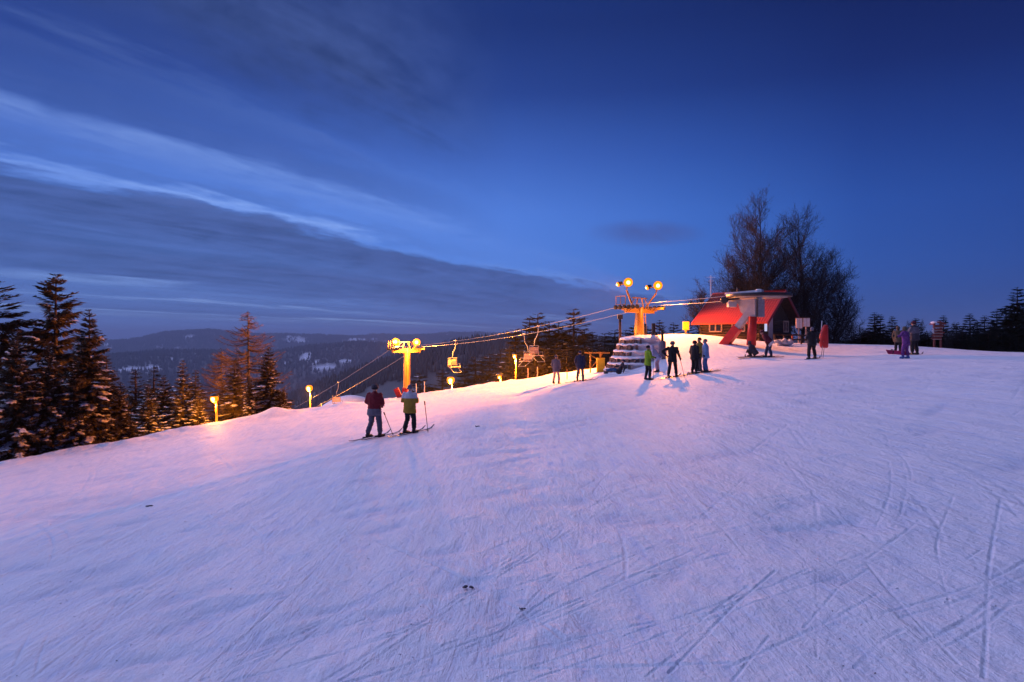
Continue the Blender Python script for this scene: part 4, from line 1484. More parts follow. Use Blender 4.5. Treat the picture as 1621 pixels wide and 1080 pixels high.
m.build('poster', M_LITPANEL, hut)
m = MB()
q = HA.to_track_quat('Z', 'Y').to_matrix()
m.lathe(hp(2.2, 1.6, RIDGE + .35), [(.09, -.35), (.09, .0)], 10)
m.build('flue', M_DARKST, hut, True)

# white mast left of the hut
p = foot(1125, 54)
m = MB()
top = at(1124.3, 436, 54).z - p.z
m.tube([(0, 0, -.2), (0, 0, top * .6), (0, 0, top)], [.055, .045, .03], 7)
t = thing('antenna_mast', 'thin white mast left of the red roof', 'mast', p)
m.build('pole', M_WHITEST, t, True)
m = MB()
m.bar((-.35, 0, top - .15), (.35, 0, top - .15), .03)
m.bar((-.25, 0, top - .45), (.25, 0, top - .45), .03)
m.build('antenna', M_WHITEST, t)

# ------------------------------------------------------------------ stepped stone bank with snow, left of the hump
bk = thing('stone_bank', 'snow-dusted stepped stone bank below the upper pylon', 'stone bank', (8.25, 43.6, 0))
BX, BY = 8.25, 43.6
rn = random.Random(5)
zb, ztop = gz(6.3, 41.6) - .15, .22
ncr = 6
hgt = (ztop - zb) / ncr
core = MB()
prof = []
for i in range(ncr):
    r_ = 2.35 - 1.25 * i / ncr
    prof += [(r_ - .20, zb + hgt * i + .02), (r_ - .24, zb + hgt * (i + .58))]
    # ledge of snow
    prof += [(r_ - .02, zb + hgt * (i + .60)), (r_ + .03, zb + hgt * (i + .70)), (r_ - .04, zb + hgt * (i + .88)), (r_ - .20, zb + hgt * (i + 1.0))]
prof.append((.05, ztop + .15))
NSEG = 56
vs, fs = [], []
for k in range(NSEG):
    a_ = 2 * PI * k / NSEG
    # the right-hand front is buried in a smooth snow heap
    bury = float(sstep(-1.55, -.5, np.array(((a_ + PI) % (2 * PI)) - PI)) * (1 - sstep(1.2, 2.0, np.array(((a_ + PI) % (2 * PI)) - PI))))
    for (r_, z_) in prof:
        f = (z_ - zb) / (ztop - zb)
        rs_ = 2.55 - 1.45 * f
        rr = r_ * (1 - bury) + rs_ * bury + .16 * float(fbm(np.array(a_ * 4.0), np.array(z_ * 3.7), 4))
        vs.append((rr * math.cos(a_), rr * math.sin(a_), z_ + .09 * float(fbm(np.array(a_ * 6.0 + 3), np.array(z_ * 2.2), 3))))
n_ = len(prof)
for k in range(NSEG):
    k2 = (k + 1) % NSEG
    for i in range(n_ - 1):
        fs.append((k * n_ + i, k2 * n_ + i, k2 * n_ + i + 1, k * n_ + i + 1))
fs.append(tuple(k * n_ + n_ - 1 for k in range(NSEG)))
core.add(vs, fs)
core.build('snow_cover', M_SNOW, bk, True)
for i in range(ncr):
    r_ = 2.35 - 1.25 * i / ncr - .10
    cs = MB()
    a_ = rad(150)
    while a_ < rad(290):
        wd = rn.uniform(.12, .26)
        da = wd / r_
        am = a_ + da / 2
        if rn.random() > float(sstep(212, 282, np.array(math.degrees(a_) + 12 * math.sin(i * 2.3)))) * 1.25:
            hh = hgt * .72 * rn.uniform(.55, 1.05)
            rj = r_ + rn.uniform(-.06, .09)
            c = Vector((rj * math.cos(am), rj * math.sin(am), zb + hgt * i + hh / 2 + .01))
            cs.box(c, (.26, wd * .93, hh), 0, rotz(am + rn.uniform(-.3, .3)) @ Matrix.Rotation(rn.uniform(-.15, .15), 3, 'X'), rn.uniform(.65, .95))
        a_ += da
    o = cs.build('stone_course', M_STONE, bk)
    o['kind'] = 'stuff'

# ------------------------------------------------------------------ yellow padded barrier beside the bank
p = hit(946, 590)
t = thing('barrier', 'steel frame barrier with yellow padding left of the stone bank', 'barrier', p)
Df = p.y
sc = Df / F
m = MB()
X = lambda u_: (u_ - 946) * sc
Zv = lambda v_: -(v_ - 540) * sc - p.z
m.bar((X(926), .3, Zv(559)), (X(966), .3, Zv(559)), .09)
m.bar((X(935), .3, Zv(594)), (X(935), .3, Zv(559)), .08)
m.bar((X(935), .3, Zv(562)), (X(948), .3, Zv(570)), .06)
m.bar((X(935), .3, Zv(585)), (X(945), .3, Zv(572)), .05)
m.bar((X(954), .3, Zv(560)), (X(950), .3, Zv(569)), .06)
m.bar((X(951), .3, Zv(594)), (X(951), .3, Zv(559)), .08)
m.build('frame', M_YELLOW, t)
m = MB()
m.box((X(951), .18, (Zv(567) + Zv(592)) / 2), (.52, .20, Zv(567) - Zv(592)))
m.box((X(951), .06, (Zv(567) + Zv(592)) / 2), (.44, .06, (Zv(567) - Zv(592)) * .94))
m.build('pad', M_YPAD, t)


# ------------------------------------------------------------------ posts and stakes
def post(name, label, u, vb, vt, r, mtl, group=None, cap=None, pad=None, D=None):
    p = foot(u, D) if D else hit(u, vb)
    h = -(vt - 540) / F * p.y - p.z
    t = thing(name, label, 'post', p, 0, group)
    m = MB()
    m.tube([(0, 0, -.2), (.01, 0, h * .5), (0, 0, h)], [r, r * .96, r * .9], 9)
    m.build('shaft', mtl, t, True)
    if pad:
        z0, z1, rp, pm = pad
        m = MB()
        m.lathe((0, 0, 0), [(rp * .9, h * z0), (rp, h * z0 + .05), (rp, h * z1 - .05), (rp * .85, h * z1)], 12)
        m.build('padding', pm, t, True)
    if cap:
        m = MB()
        m.ball((0, 0, h * cap), (r * 2.6, r * 2.4, r * 1.5), 10, 6)
        m.build('snow_cap', M_SNOW, t, True)
    return t, h


GP = 'dark posts in front of the hump'
post('post', 'dark timber post behind the skier in green, leftmost of three posts', 1021, 548, 513, .10, M_WOODD, GP)
post('post', 'thickest dark timber post between the green and black skiers', 1034, 560, 512, .13, M_WOODD, GP)
M_GREYPAD = mat('grey_padding', (.12, .12, .16), .6, var=.15)
post('post', 'post with grey padding and a snow cap left of the skier in black', 1048, 568, 523, .09, M_WOODD, GP, None, (.0, .62, .22, M_GREYPAD))
t, h = post('signal_post', 'dark post carrying a small lamp box above the stone bank', 981, 540, 503, .09, M_WOODD, None, D=47)
m = MB()
m.box((.0, -.05, h + .05), (.34, .22, .30))
m.build('signal_box', M_DARKST, t)
t, h = post('post', 'slim yellow box on a post right of the upper pylon', 1085, 532, 528, .06, M_WOODD, None, D=51)
m = MB()
h = -(510 - 540) / F * 51 - t.location.z
m.bar((0, 0, .1), (0, 0, h), .10)
m.box((0, -.05, h - .28), (.42, .25, .62))
m.build('yellow_box', M_YPAD, t)
GS = 'marker stakes along the crest'
for u, vb, vt, lb, mt in ((835, 597, 583, 'thin marker stake on the crest, left one of the orange pair', M_WOODL), (850, 597, 581, 'thin marker stake on the crest, right one of the orange pair', M_WOODL), (897, 601, 585, 'reddish marker stake between the two pale skiers at the crest', M_WOODR),
                          (917, 592, 583, 'reddish marker stake beside the skier at the crest', M_WOODR), (658, 624, 607, 'thin pale gate pole right of the skier in yellow', M_WHITEST), (671, 622, 604, 'paler gate pole with a white top, right of the skier in yellow', M_WHITEST)):
    post('marker_stake', lb, u, vb, vt, .03, mt, GS)
p = hit(636, 629)
t = thing('crash_pad', 'bright red pads at the crest behind the skier in yellow', 'crash pad', p)
for (dx_, tl, w_) in ((-.25, -.42, .30), (.16, .10, .34)):
    m = MB()
    m.box((dx_, 0, .22), (w_, .12, .62), 0, Matrix.Rotation(tl, 3, 'Y'))
    m.build('pad', M_RED, t)

# ------------------------------------------------------------------ notice boards and railing right of the station
nb = foot(1271, 46.5)
t = thing('notice_board', 'pair of pale notice boards on posts right of the station', 'notice board', nb)
sc = 46.5 / F
for (u0, u1, v0, v1, pu) in ((1259.5, 1269.5, 503.5, 520, 1264.5), (1271, 1281.5, 503.5, 517.5, 1276)):
    m = MB()
    xc = ((u0 + u1) / 2 - 1271) * sc
    zc_ = -((v0 + v1) / 2 - 540) * sc - nb.z
    m.box((xc, 0, zc_), ((u1 - u0) * sc, .05, (v1 - v0) * sc))
    pn = m.build('panel', M_WOODL, t)
    for k in range(2):
        m = MB()
        m.box((xc + (-.25 + .5 * k) * (u1 - u0) * sc, -.035, zc_), ((u1 - u0) * sc * .44, .012, (v1 - v0) * sc * .92))
        sh = m.build('notice_sheet', M_PAPER, pn)
        m = MB()
        rn = random.Random(u0 + k)
        for q in range(7):
            ww = (u1 - u0) * sc * .36 * rn.uniform(.4, 1)
            m.box((xc + (-.25 + .5 * k) * (u1 - u0) * sc, -.045, zc_ + (v1 - v0) * sc * (.38 - .12 * q)), (ww, .006, .025))
    m = MB()
    m.bar(((pu - 1271) * sc, .06, -.3), ((pu - 1271) * sc, .06, zc_ + .3), .07)
    m.build('post', M_WOODL, t)
rl = foot(1245, 45.5)
t = thing('railing', 'low dark railing between the station and the notice boards', 'railing', rl)
sc = 45.5 / F
m = MB()
for u_ in (1226, 1241, 1254, 1268, 1284):
    x_ = (u_ - 1245) * sc
    zg = gz(rl.x + x_, 45.5) - rl.z
    m = MB()
    m.bar((x_, 0, zg - .2), (x_, 0, zg + .62), .10)
    m.build('post', M_WOODR if u_ == 1254 else M_WOODD, t)
za, zb_ = gz(rl.x + (1226 - 1245) * sc, 45.5) - rl.z, gz(rl.x + (1286 - 1245) * sc, 45.5) - rl.z
for h in (.58, .28):
    m = MB()
    m.bar(((1224 - 1245) * sc, 0, za + h), ((1287 - 1245) * sc, 0, zb_ + h), .06, .10)
    m.build('rail', M_WOODD, t)
# snow-covered shrub beside the railing
p = foot(1238, 44.6)
m = MB()
rn = random.Random(9)
for k in range(14):
    m.ball((rn.uniform(-.5, .5), rn.uniform(-.3, .3), rn.uniform(.0, .35)), (rn.uniform(.14, .3), rn.uniform(.14, .3), rn.uniform(.1, .2)), 8, 5)
o = m.build('snow_heap', mat('grey_snow', (.55, .56, .60), .7, var=.2, scale=4, bump=.8), None, True, p)
tag(o, 'lumpy grey snow heap at the foot of the low railing', 'snow heap')

# ------------------------------------------------------------------ signpost with stacked direction boards
sp = foot(1483.5, 47.0)
t = thing('signpost', 'signpost of stacked red direction boards under a small snowy roof', 'signpost', sp)
sc = 47.0 / F
XS = lambda u_: (u_ - 1483.5) * sc
ZS = lambda v_: -(v_ - 540) * sc - sp.z
for u_ in (1478.5, 1489):
    m = MB()
    m.bar((XS(u_), 0, -.3), (XS(u_), 0, ZS(513)), .10)
    m.build('post', M_WOODR, t)
for (u0, u1, v0, v1, pt) in ((1476, 1491, 514.5, 519, 1), (1476.5, 1490.5, 520, 524, -1), (1476, 1491, 525, 528.5, 1), (1476, 1491, 529.5, 533, -1), (1475, 1489, 534, 538, -1)):
    m = MB()
    z0, z1 = ZS(v1), ZS(v0)
    x0, x1 = XS(u0), XS(u1)
    e = .14
    pr = [(x0, z0), (x1, z0), (x1 + (e if pt > 0 else 0), (z0 + z1) / 2), (x1, z1), (x0, z1), (x0 - (e if pt < 0 else 0), (z0 + z1) / 2)]
    vs = [(a_, y_, z_) for y_ in (-.10, -.06) for a_, z_ in pr]
    m.add(vs, [(0, 1, 2, 3, 4, 5), (11, 10, 9, 8, 7, 6)] + [(k, 6 + k, 6 + (k + 1) % 6, (k + 1) % 6) for k in range(6)])
    bd = m.build('direction_board', M_WOODR, t)
    m = MB()
    m.box(((x0 + x1) / 2, -.105, z0 + .03), (x1 - x0, .012, .045))
    m.build('board_edge', M_WOODL, bd)
m = MB()
m.bar((XS(1473.5), -.05, ZS(513.5)), (XS(1484), -.05, ZS(509.5)), .5, .05, up=(0, 0, 1))
m.bar((XS(1484), -.05, ZS(509.5)), (XS(1494), -.05, ZS(513.5)), .5, .05, up=(0, 0, 1))
rf = m.build('roof', M_WOODR, t)
m = MB()
m.ball((XS(1476.5), -.1, ZS(511)), (.20, .26, .09), 10, 6)
m.build('snow', M_SNOW, rf, True)
m = MB()
m.box((XS(1475.5), -.12, ZS(524)), (.10, .03, .34))
m.build('white_plate', M_PAPER, t)

# ------------------------------------------------------------------ people
SKIN = mat('skin', (.46, .27, .20), .6, var=.08)
EYE = mat('eye', (.02, .02, .025), .3, var=.05)
LIP = mat('lip', (.30, .10, .09), .6, var=.05)
M_BOOT = mat('ski_boot', (.02, .02, .024), .4, var=.2)
M_SKI = mat('ski_top', (.05, .045, .07), .35, var=.3, scale=3)


def cloth(name, c, c2=None):
    return mat('cloth_' + name, c, .85, var=.18, scale=7, bump=.4, bscale=22, color2=c2)


K = dict(black=cloth('black', (.014, .013, .016)), charcoal=cloth('charcoal', (.045, .042, .055)), red=cloth('dark_red', (.19, .012, .020)), grey=cloth('grey', (.15, .14, .17)), slate=cloth('slate', (.10, .10, .14)),
         mustard=cloth('mustard', (.40, .24, .025)), white=cloth('white', (.62, .60, .62)), green=cloth('green', (.20, .36, .012)), pale=cloth('pale_blue_grey', (.38, .42, .58)), rose=cloth('dusty_rose', (.46, .30, .34)),
         olive=cloth('olive', (.16, .13, .02)), sky=cloth('light_blue', (.20, .34, .56)), blue=cloth('mid_blue', (.055, .13, .34)), navy=cloth('navy', (.02, .03, .075)), maroon=cloth('maroon', (.11, .012, .028)),
         purple=cloth('purple', (.11, .02, .16), (.24, .07, .26)), brown=cloth('brown', (.10, .075, .05)), denim=cloth('denim', (.03, .11, .26)))


def seg_dist(P, a, b):
    ab = b - a
    t = np.clip(((P - a) @ ab) / (ab @ ab + 1e-9), 0, 1)
    return np.linalg.norm(P - a - t[:, None] * ab, axis=1)


def person(label, pos, height, yaw, jacket, trousers, hat=('beanie', 'black'), glove='black', boot=None, lean=0.0, twist=0.0, hip=None,
           kneeL=None, kneeR=None, ankL=None, ankR=None, armL=None, armR=None, head=0.0, nod=0.0, yoke=None, skis=None, bulk=1.0, group=None, ski_len=1.65, ski_mat=None):
    """one figure: x right, y forward, z up for a 1.75 m body; the surface is grown as one skin from shaped volumes"""
    S = height / 1.75
    Rz = rotz(yaw)
    hip = Vector(hip or (0, 0, .93))
    aL, aR = Vector(ankL or (-.13, -.02, .11)), Vector(ankR or (.13, -.02, .11))
    kL = Vector(kneeL or ((hip.x - .10 + aL.x) / 2, (hip.y + aL.y) / 2 + .05, .51))
    kR = Vector(kneeR or ((hip.x + .10 + aR.x) / 2, (hip.y + aR.y) / 2 + .05, .51))
    RT = Matrix.Rotation(twist, 3, 'Z') @ Matrix.Rotation(-lean, 3, 'X')
    TT = lambda v: hip + RT @ Vector(v)
    shL, shR = TT((-.185, -.01, .49)), TT((.185, -.01, .49))
    armL = armL or ((-.08, -.03, -.27), (-.06, .08, -.50))
    armR = armR or ((.08, -.03, -.27), (.06, .08, -.50))
    eL, hL = shL + RT @ Vector(armL[0]), shL + RT @ Vector(armL[1])
    eR, hR = shR + RT @ Vector(armR[0]), shR + RT @ Vector(armR[1])
    neck = TT((0, .0, .54))
    RH = RT @ Matrix.Rotation(head, 3, 'Z') @ Matrix.Rotation(-nod + lean * .6, 3, 'X')
    hc = neck + RH @ Vector((0, .02, .128))
    caps = []      # (a, b, ra, rb, category)
    B = bulk * 1.10

    def cap(a_, b_, ra, rb, c):
        caps.append((Vector(a_), Vector(b_), ra, rb, c))
    for h_, k_, a_ in ((hip + RT @ Vector((-.09, 0, -.02)), kL, aL), (hip + RT @ Vector((.09, 0, -.02)), kR, aR)):
        cap(h_, k_, .098 * B, .070 * B, 1)
        cap(k_, a_ + Vector((0, 0, .10)), .070 * B, .066 * B, 1)
        cap(a_ + Vector((0, 0, .15)), a_ + Vector((0, -.01, 0)), .066, .062, 2)
        cap(a_ + Vector((0, -.05, -.045)), a_ + Vector((0, .15, -.06)), .058, .048, 2)
    for s_, e_, h_ in ((shL, eL, hL), (shR, eR, hR)):
        cap(s_, e_, .068 * B, .056 * B, 0)
        cap(e_, e_.lerp(h_, .86), .056 * B, .044 * B, 0)
        d = (h_ - e_).normalized()
        cap(h_ - d * .03, h_ + d * .05, .036, .040, 3)
    cap(neck - RT @ Vector((0, 0, .06)), neck + RH @ Vector((0, .0, .035)), .085, .074, 0)
    cap(neck, neck + RH @ Vector((0, .01, .06)), .056, .052, 4)
    m = MB()
    for a_, b_, ra, rb, c in caps:
        n_s = 4
        pts = [a_ - (b_ - a_).normalized() * ra * .7] + [a_.lerp(b_, k / n_s) for k in range(n_s + 1)] + [b_ + (b_ - a_).normalized() * rb * .7]
        rr = [ra * .55] + [ra + (rb - ra) * k / n_s for k in range(n_s + 1)] + [rb * .55]
        m.tube(pts, rr, 10)
    # torso: stacked oval sections, jacket hem a little proud of the hips
    secs = [(-.19, .165, .130), (-.175, .200, .150), (.0, .188, .142), (.16, .178, .134), (.32, .198, .142), (.43, .200, .130), (.50, .155, .105), (.545, .075, .070)]
    vs, fs = [], []
    nn = 16
    for z_, rx, ry in secs:
        for k in range(nn):
            a_ = 2 * PI * k / nn
            vs.append(TT((rx * B * math.cos(a_), ry * B * math.sin(a_) * (1.0 if math.sin(a_) > 0 else .95), z_)))
    for i in range(len(secs) - 1):
        for k in range(nn):
            fs.append((i * nn + k, i * nn + (k + 1) % nn, (i + 1) * nn + (k + 1) % nn, (i + 1) * nn + k))
    fs.append(tuple(reversed(range(nn))))
    fs.append(tuple((len(secs) - 1) * nn + k for k in range(nn)))
    m.add(vs, fs)
    # head: skull, jaw, nose, ears
    m.ball(hc + RH @ Vector((0, -.008, .02)), (.078, .096, .105), 14, 10, 0, RH)
    m.ball(hc + RH @ Vector((0, .030, -.055)), (.056, .062, .062), 12, 8, 0, RH)
    m.tube([hc + RH @ Vector((0, .085, .015)), hc + RH @ Vector((0, .108, -.028)), hc + RH @ Vector((0, .09, -.038))], [.010, .017, .012], 8)
    for sx in (-1, 1):
        m.ball(hc + RH @ Vector((.080 * sx, -.005, .0)), (.014, .024, .034), 8, 6, 0, RH)
    me = m.mesh('tmp', [SKIN])
    ob = bpy.data.objects.new('tmp', me)
    COL.objects.link(ob)
    md = ob.modifiers.new('r', 'REMESH')
    md.mode = 'VOXEL'
    md.voxel_size = .019
    md2 = ob.modifiers.new('s', 'SMOOTH')
    md2.factor = .5
    md2.iterations = 2
    dg = bpy.context.evaluated_depsgraph_get()
    dg.update()
    ev = bpy.data.meshes.new_from_object(ob.evaluated_get(dg))
    bpy.data.objects.remove(ob)
    nv, nf = len(ev.vertices), len(ev.polygons)
    co = np.zeros(nv * 3)
    ev.vertices.foreach_get('co', co)
    co = co.reshape(-1, 3)
    cen = np.zeros(nf * 3)
    ev.polygons.foreach_get('center', cen)
    cen = cen.reshape(-1, 3)
    best = np.full(nf, 9.0)
    cat = np.zeros(nf, int)
    tz = (cen - np.array(hip)) @ np.array(RT)      # torso-frame coordinates
    for a_, b_, ra, rb, c in caps:
        dd = seg_dist(cen, np.array(a_), np.array(b_)) - (ra + rb) / 2
        k = dd < best
        best[k] = dd[k]
        cat[k] = c
    inT = (tz[:, 2] > -.20) & (tz[:, 2] < .56) & (np.abs(tz[:, 0]) < .23 * B) & (np.abs(tz[:, 1]) < .19 * B) & (cat != 3) & ~((cat == 4) & (tz[:, 2] > .53))
    cat[inT] = 0
    dh = np.linalg.norm((cen - np.array(hc)) / 1.0, axis=1)
    cat[(dh < .14) & (tz[:, 2] > .605)] = 4
    if yoke:
        z0, z1 = yoke[0], yoke[1]
        k = (cat == 0) & (tz[:, 2] > z0) & (tz[:, 2] < z1)
        cat[k] = 5
    nrm = np.zeros(nv * 3)
    ev.vertices.foreach_get('normal', nrm)
    nrm = nrm.reshape(-1, 3)
    ph = hash(label) % 17 if False else sum(map(ord, label)) % 17
    w1 = perlin(co[:, 0] * 7 + co[:, 1] * 5 + ph, co[:, 2] * 13 + co[:, 1] * 6)
    w2 = perlin(co[:, 0] * 16 - co[:, 1] * 11 + ph, co[:, 2] * 24 + co[:, 0] * 8)
    notface = np.clip((np.linalg.norm(co - np.array(hc), axis=1) - .13) / .05, 0, 1)
    fold = (np.abs(w1) * -.040 + .012 + w2 * .012) * notface
    co = co + nrm * fold[:, None]
    polys = [tuple(p.vertices) for p in ev.polygons]
    out = MB()
    out.v = [tuple(c) for c in co]
    out.f = polys
    out.m = list(cat)
    bpy.data.meshes.remove(ev)
    # gloved fingers curling from the palms, eyes and mouth
    for e_, h_, sgn in ((eL, hL, -1), (eR, hR, 1)):
        d = (h_ - e_).normalized()
        sd = d.cross(Vector((0, 0, 1)))
        sd = sd.normalized() if sd.length > .1 else RT @ Vector((1, 0, 0))
        cu = sd.cross(d).normalized()
        for k, ln in enumerate((.055, .066, .070, .060)):
            o_ = sd * (-.027 + .018 * k)
            q0 = h_ + d * .05 + o_
            out.tube([q0, q0 + d * ln * .5 - cu * .006, q0 + d * ln * .8 - cu * .03, q0 + d * ln * .7 - cu * .05], [.012, .012, .011, .008], 6, 3)
        q0 = h_ + sd * .03 * sgn
        out.tube([q0, q0 + sd * .03 * sgn + d * .025, q0 + sd * .034 * sgn + d * .06 - cu * .02], [.014, .013, .009], 6, 3)
    for sx in (-1, 1):
        out.ball(hc + RH @ Vector((.030 * sx, .086, .018)), (.013, .010, .008), 8, 6, 6, RH)
    out.ball(hc + RH @ Vector((0, .090, -.062)), (.024, .008, .007), 8, 6, 7, RH)
    T = lambda v: Rz @ (Vector(v) * S)
    out.v = [tuple(T(v)) for v in out.v]
    t = thing('person', label, 'person', pos, 0, group)
    mats = [K[jacket], K[trousers], boot or M_BOOT, K[glove], SKIN, K[yoke[2]] if yoke else K[jacket], EYE, LIP]
    out.build('body', mats, t, True)
    # headwear
    hm = MB()
    kind, hcol = hat
    if kind == 'beanie':
        pr = [(.094, .012), (.101, .018), (.101, .050), (.093, .055), (.090, .085), (.072, .118), (.040, .136), (.012, .140)]
    elif kind == 'helmet':
        pr = [(.100, -.012), (.112, -.005), (.116, .04), (.108, .09), (.085, .128), (.045, .150), (.012, .155)]
    elif kind == 'hood':
        pr = [(.082, -.10), (.100, -.06), (.106, .02), (.098, .09), (.070, .125), (.02, .14)]
    else:
        pr = [(.084, -.05), (.094, -.02), (.098, .03), (.090, .08), (.066, .115), (.02, .128)]
    tiltb = RH @ Matrix.Rotation(.22 if kind != 'helmet' else .12, 3, 'X')
    hm.lathe((0, 0, 0), [(r_ * 1.03, z_) for r_, z_ in pr], 16, 0, None, .93, 1.10)
    hm.v = [tuple(T(hc + tiltb @ (Vector(v) + Vector((0, -.012 if kind != 'hair' else -.028, .008))))) for v in hm.v]
    hm.build({'beanie': 'hat', 'helmet': 'helmet', 'hood': 'hood', 'hair': 'hair'}[kind], K[hcol], t, True)
    if kind == 'helmet':
        gm = MB()
        gm.lathe((0, 0, 0), [(.117, .012), (.1225, .016), (.1225, .044), (.117, .048)], 18, 0, None, .93, 1.10)
        gm.v = [tuple(T(hc + tiltb @ (Vector(v) * 1.02 + Vector((0, -.010, .006))))) for v in gm.v]
        gm.build('goggle_strap', M_RUBBER, t, True)
    # skis under the boots, following the snow
    if skis is not None:
        for a_ in (aL, aR):
            sm_ = MB()
            base = Vector(pos) + T(a_)
            dr_ = rotz(yaw + skis) @ Vector((0, 1, 0))
            sd = rotz(yaw + skis) @ Vector((1, 0, 0))
            rows = []
            N = 12
            L = ski_len * S
            for k in range(N + 1):
                f = k / N
                s_ = -.44 * L + L * f
                q = base + dr_ * s_
                up = .012 + (.11 * max(0, (f - .88) / .12) ** 1.6) + (.02 * max(0, (.06 - f) / .06))
                w_ = .038 * (1.15 - .35 * math.sin(PI * f)) * (1 if f < .93 else max(.3, 1 - (f - .93) * 9))
                zg = gz(q.x, q.y) + up + .01
                for sg in (-1, 1):
                    for zz_ in (0, .016):
                        v = q + sd * w_ * sg
                        rows.append((v.x - pos.x, v.y - pos.y, zg + zz_ - pos.z))
            fs = []
            for k in range(N):
                o_ = k * 4
                fs += [(o_, o_ + 4, o_ + 6, o_ + 2), (o_ + 1, o_ + 3, o_ + 7, o_ + 5), (o_, o_ + 1, o_ + 5, o_ + 4), (o_ + 2, o_ + 6, o_ + 7, o_ + 3)]
            fs += [(0, 2, 3, 1), (N * 4, N * 4 + 1, N * 4 + 3, N * 4 + 2)]
            sm_.add(rows, fs)
            sk = sm_.build('ski', ski_mat or M_SKI, t)
            bd = MB()
            for dd in (-.16, .15):
                q = base + dr_ * dd - Vector(pos)
                q.z = gz(pos.x + q.x, pos.y + q.y) - pos.z + .055
                bd.box(q, (.065, .09, .05), 0, rotz(yaw + skis))
            bd.build('binding', M_BOOT, sk)
    return t


def pole_thing(label, top, tip, group='ski poles'):
    top, tip = Vector(top), Vector(tip)
    t = thing('ski_pole', label, 'ski pole', tip, 0, group)
    d = (top - tip)
    m = MB()
    m.tube([(0, 0, 0), d * .5, d], [.010, .012, .013], 6)
    m.build('shaft', M_DARKST, t, True)
    m = MB()
    m.tube([d * .87, d * .99, d], [.020, .022, .014], 8)
    m.build('grip', M_RUBBER, t, True)
    m = MB()
    q = d.to_track_quat('Z', 'Y').to_matrix()
    m.lathe(d.normalized() * .07, [(.012, 0), (.05, .002), (.05, .010), (.012, .014)], 12, 0, q)
    m.build('basket', M_RUBBER, t, True)
    return t


GK = 'skiers and walkers on the piste'
# the two skiers at left, seen from behind
p1 = hit(592, 693)
person('skier in dark red jacket with grey hem, seen from behind', p1, 1.80, rad(-42), 'red', 'slate', ('helmet', 'charcoal'), lean=.06, twist=rad(28), ankL=(-.15, -.14, .11), ankR=(.15, .12, .11), bulk=1.12,
       armL=((-.10, .0, -.26), (.02, .20, -.36)), armR=((.10, .02, -.26), (.0, .22, -.36)), yoke=(-.2, .015, 'grey'), skis=0.0, group=GK, head=.1)
p2 = hit(648, 687)
person('skier in mustard and white jacket with black trousers, seen from behind', p2, 1.66, rad(-44), 'mustard', 'black', ('beanie', 'grey'), lean=.04, twist=rad(34), ankL=(-.12, -.12, .11), ankR=(.12, .10, .11), bulk=1.08,
       armL=((-.09, .02, -.26), (.03, .2, -.30)), armR=((.09, .02, -.26), (-.03, .2, -.30)), yoke=(.33, .7, 'white'), skis=0.0, group=GK)
q = hit(677, 685)
pole_thing('ski pole standing alone in the snow right of the skier in yellow', at(671.5, 635, q.y), q)
q = hit(622, 690)
pole_thing('thin ski pole leaning right of the skier in dark red', (p1.x + .30, p1.y + .1, p1.z + .85), q)
# group below the hump
p3 = hit(1025, 602)
person('skier in bright green jacket and black trousers', p3, 1.72, rad(-70), 'green', 'black', ('beanie', 'black'), bulk=.95, armL=((-.04, .08, -.25), (.05, .30, -.30)), armR=((.06, .06, -.25), (-.02, .30, -.28)), ankL=(-.10, -.05, .11), ankR=(.10, .05, .11), group=GK, lean=.03)
q = hit(1034, 601)
pole_thing('short ski pole in front of the skier in bright green', (q.x - .02, q.y, q.z + 1.0), q)
p4 = hit(1041, 590)
person('pale blue-grey figure bending forward behind the skier in green', p4, 1.62, rad(62), 'pale', 'rose', ('hood', 'pale'), lean=.62, ankL=(-.24, .0, .11), ankR=(.24, .05, .11), armL=((-.06, .12, -.24), (-.02, .25, -.42)), armR=((.06, .12, -.24), (.02, .25, -.42)), group=GK, bulk=1.05, glove='pale')
p5 = hit(1064, 598)
person('skier in black with one hand on the hip, leaning on a pole', p5, 1.78, rad(-28), 'black', 'black', ('helmet', 'grey'), lean=.05, twist=rad(8), ankL=(-.17, -.05, .11), ankR=(.17, .06, .11), armL=((-.28, -.08, -.18), (-.10, .10, -.36)), armR=((.10, -.02, -.27), (.16, .14, -.48)), skis=rad(-25), group=GK, head=rad(-30))
q = hit(1083, 597)
pole_thing('ski pole slanting from the hand of the skier in black', (p5.x + .38, p5.y + .05, p5.z + .96), q)
p6 = hit(1099, 592)
person('stocky figure in black beside the skier in light blue', p6, 1.66, rad(-60), 'black', 'black', ('helmet', 'maroon'), bulk=1.18, lean=.02, skis=rad(-20), group=GK)
p7 = hit(1107, 588)
person('figure in olive jacket standing behind the light blue one', p7, 1.76, rad(100), 'olive', 'charcoal', ('beanie', 'black'), group=GK, ankL=(-.12, 0, .11))
p8 = hit(1117, 590)
person('skier in light blue jacket and blue trousers', p8, 1.68, rad(70), 'sky', 'blue', ('beanie', 'slate'), bulk=1.1, ankL=(-.12, -.05, .11), ankR=(.12, .08, .11), skis=rad(20), group=GK, lean=.05)
# figure half lying against the bank
p9 = hit(979, 592)
person('figure lying on its side at the foot of the stone bank, blue trousers', p9, 1.62, rad(82), 'charcoal', 'denim', ('beanie', 'navy'), lean=-.42, hip=(0, -.05, .17), kneeL=(-.12, .38, .34), kneeR=(.14, .40, .26), ankL=(-.12, .76, .12), ankR=(.16, .78, .10),
       armL=((-.06, -.20, -.16), (-.05, -.22, -.38)), armR=((.10, .12, -.22), (.06, .30, -.30)), group=GK)
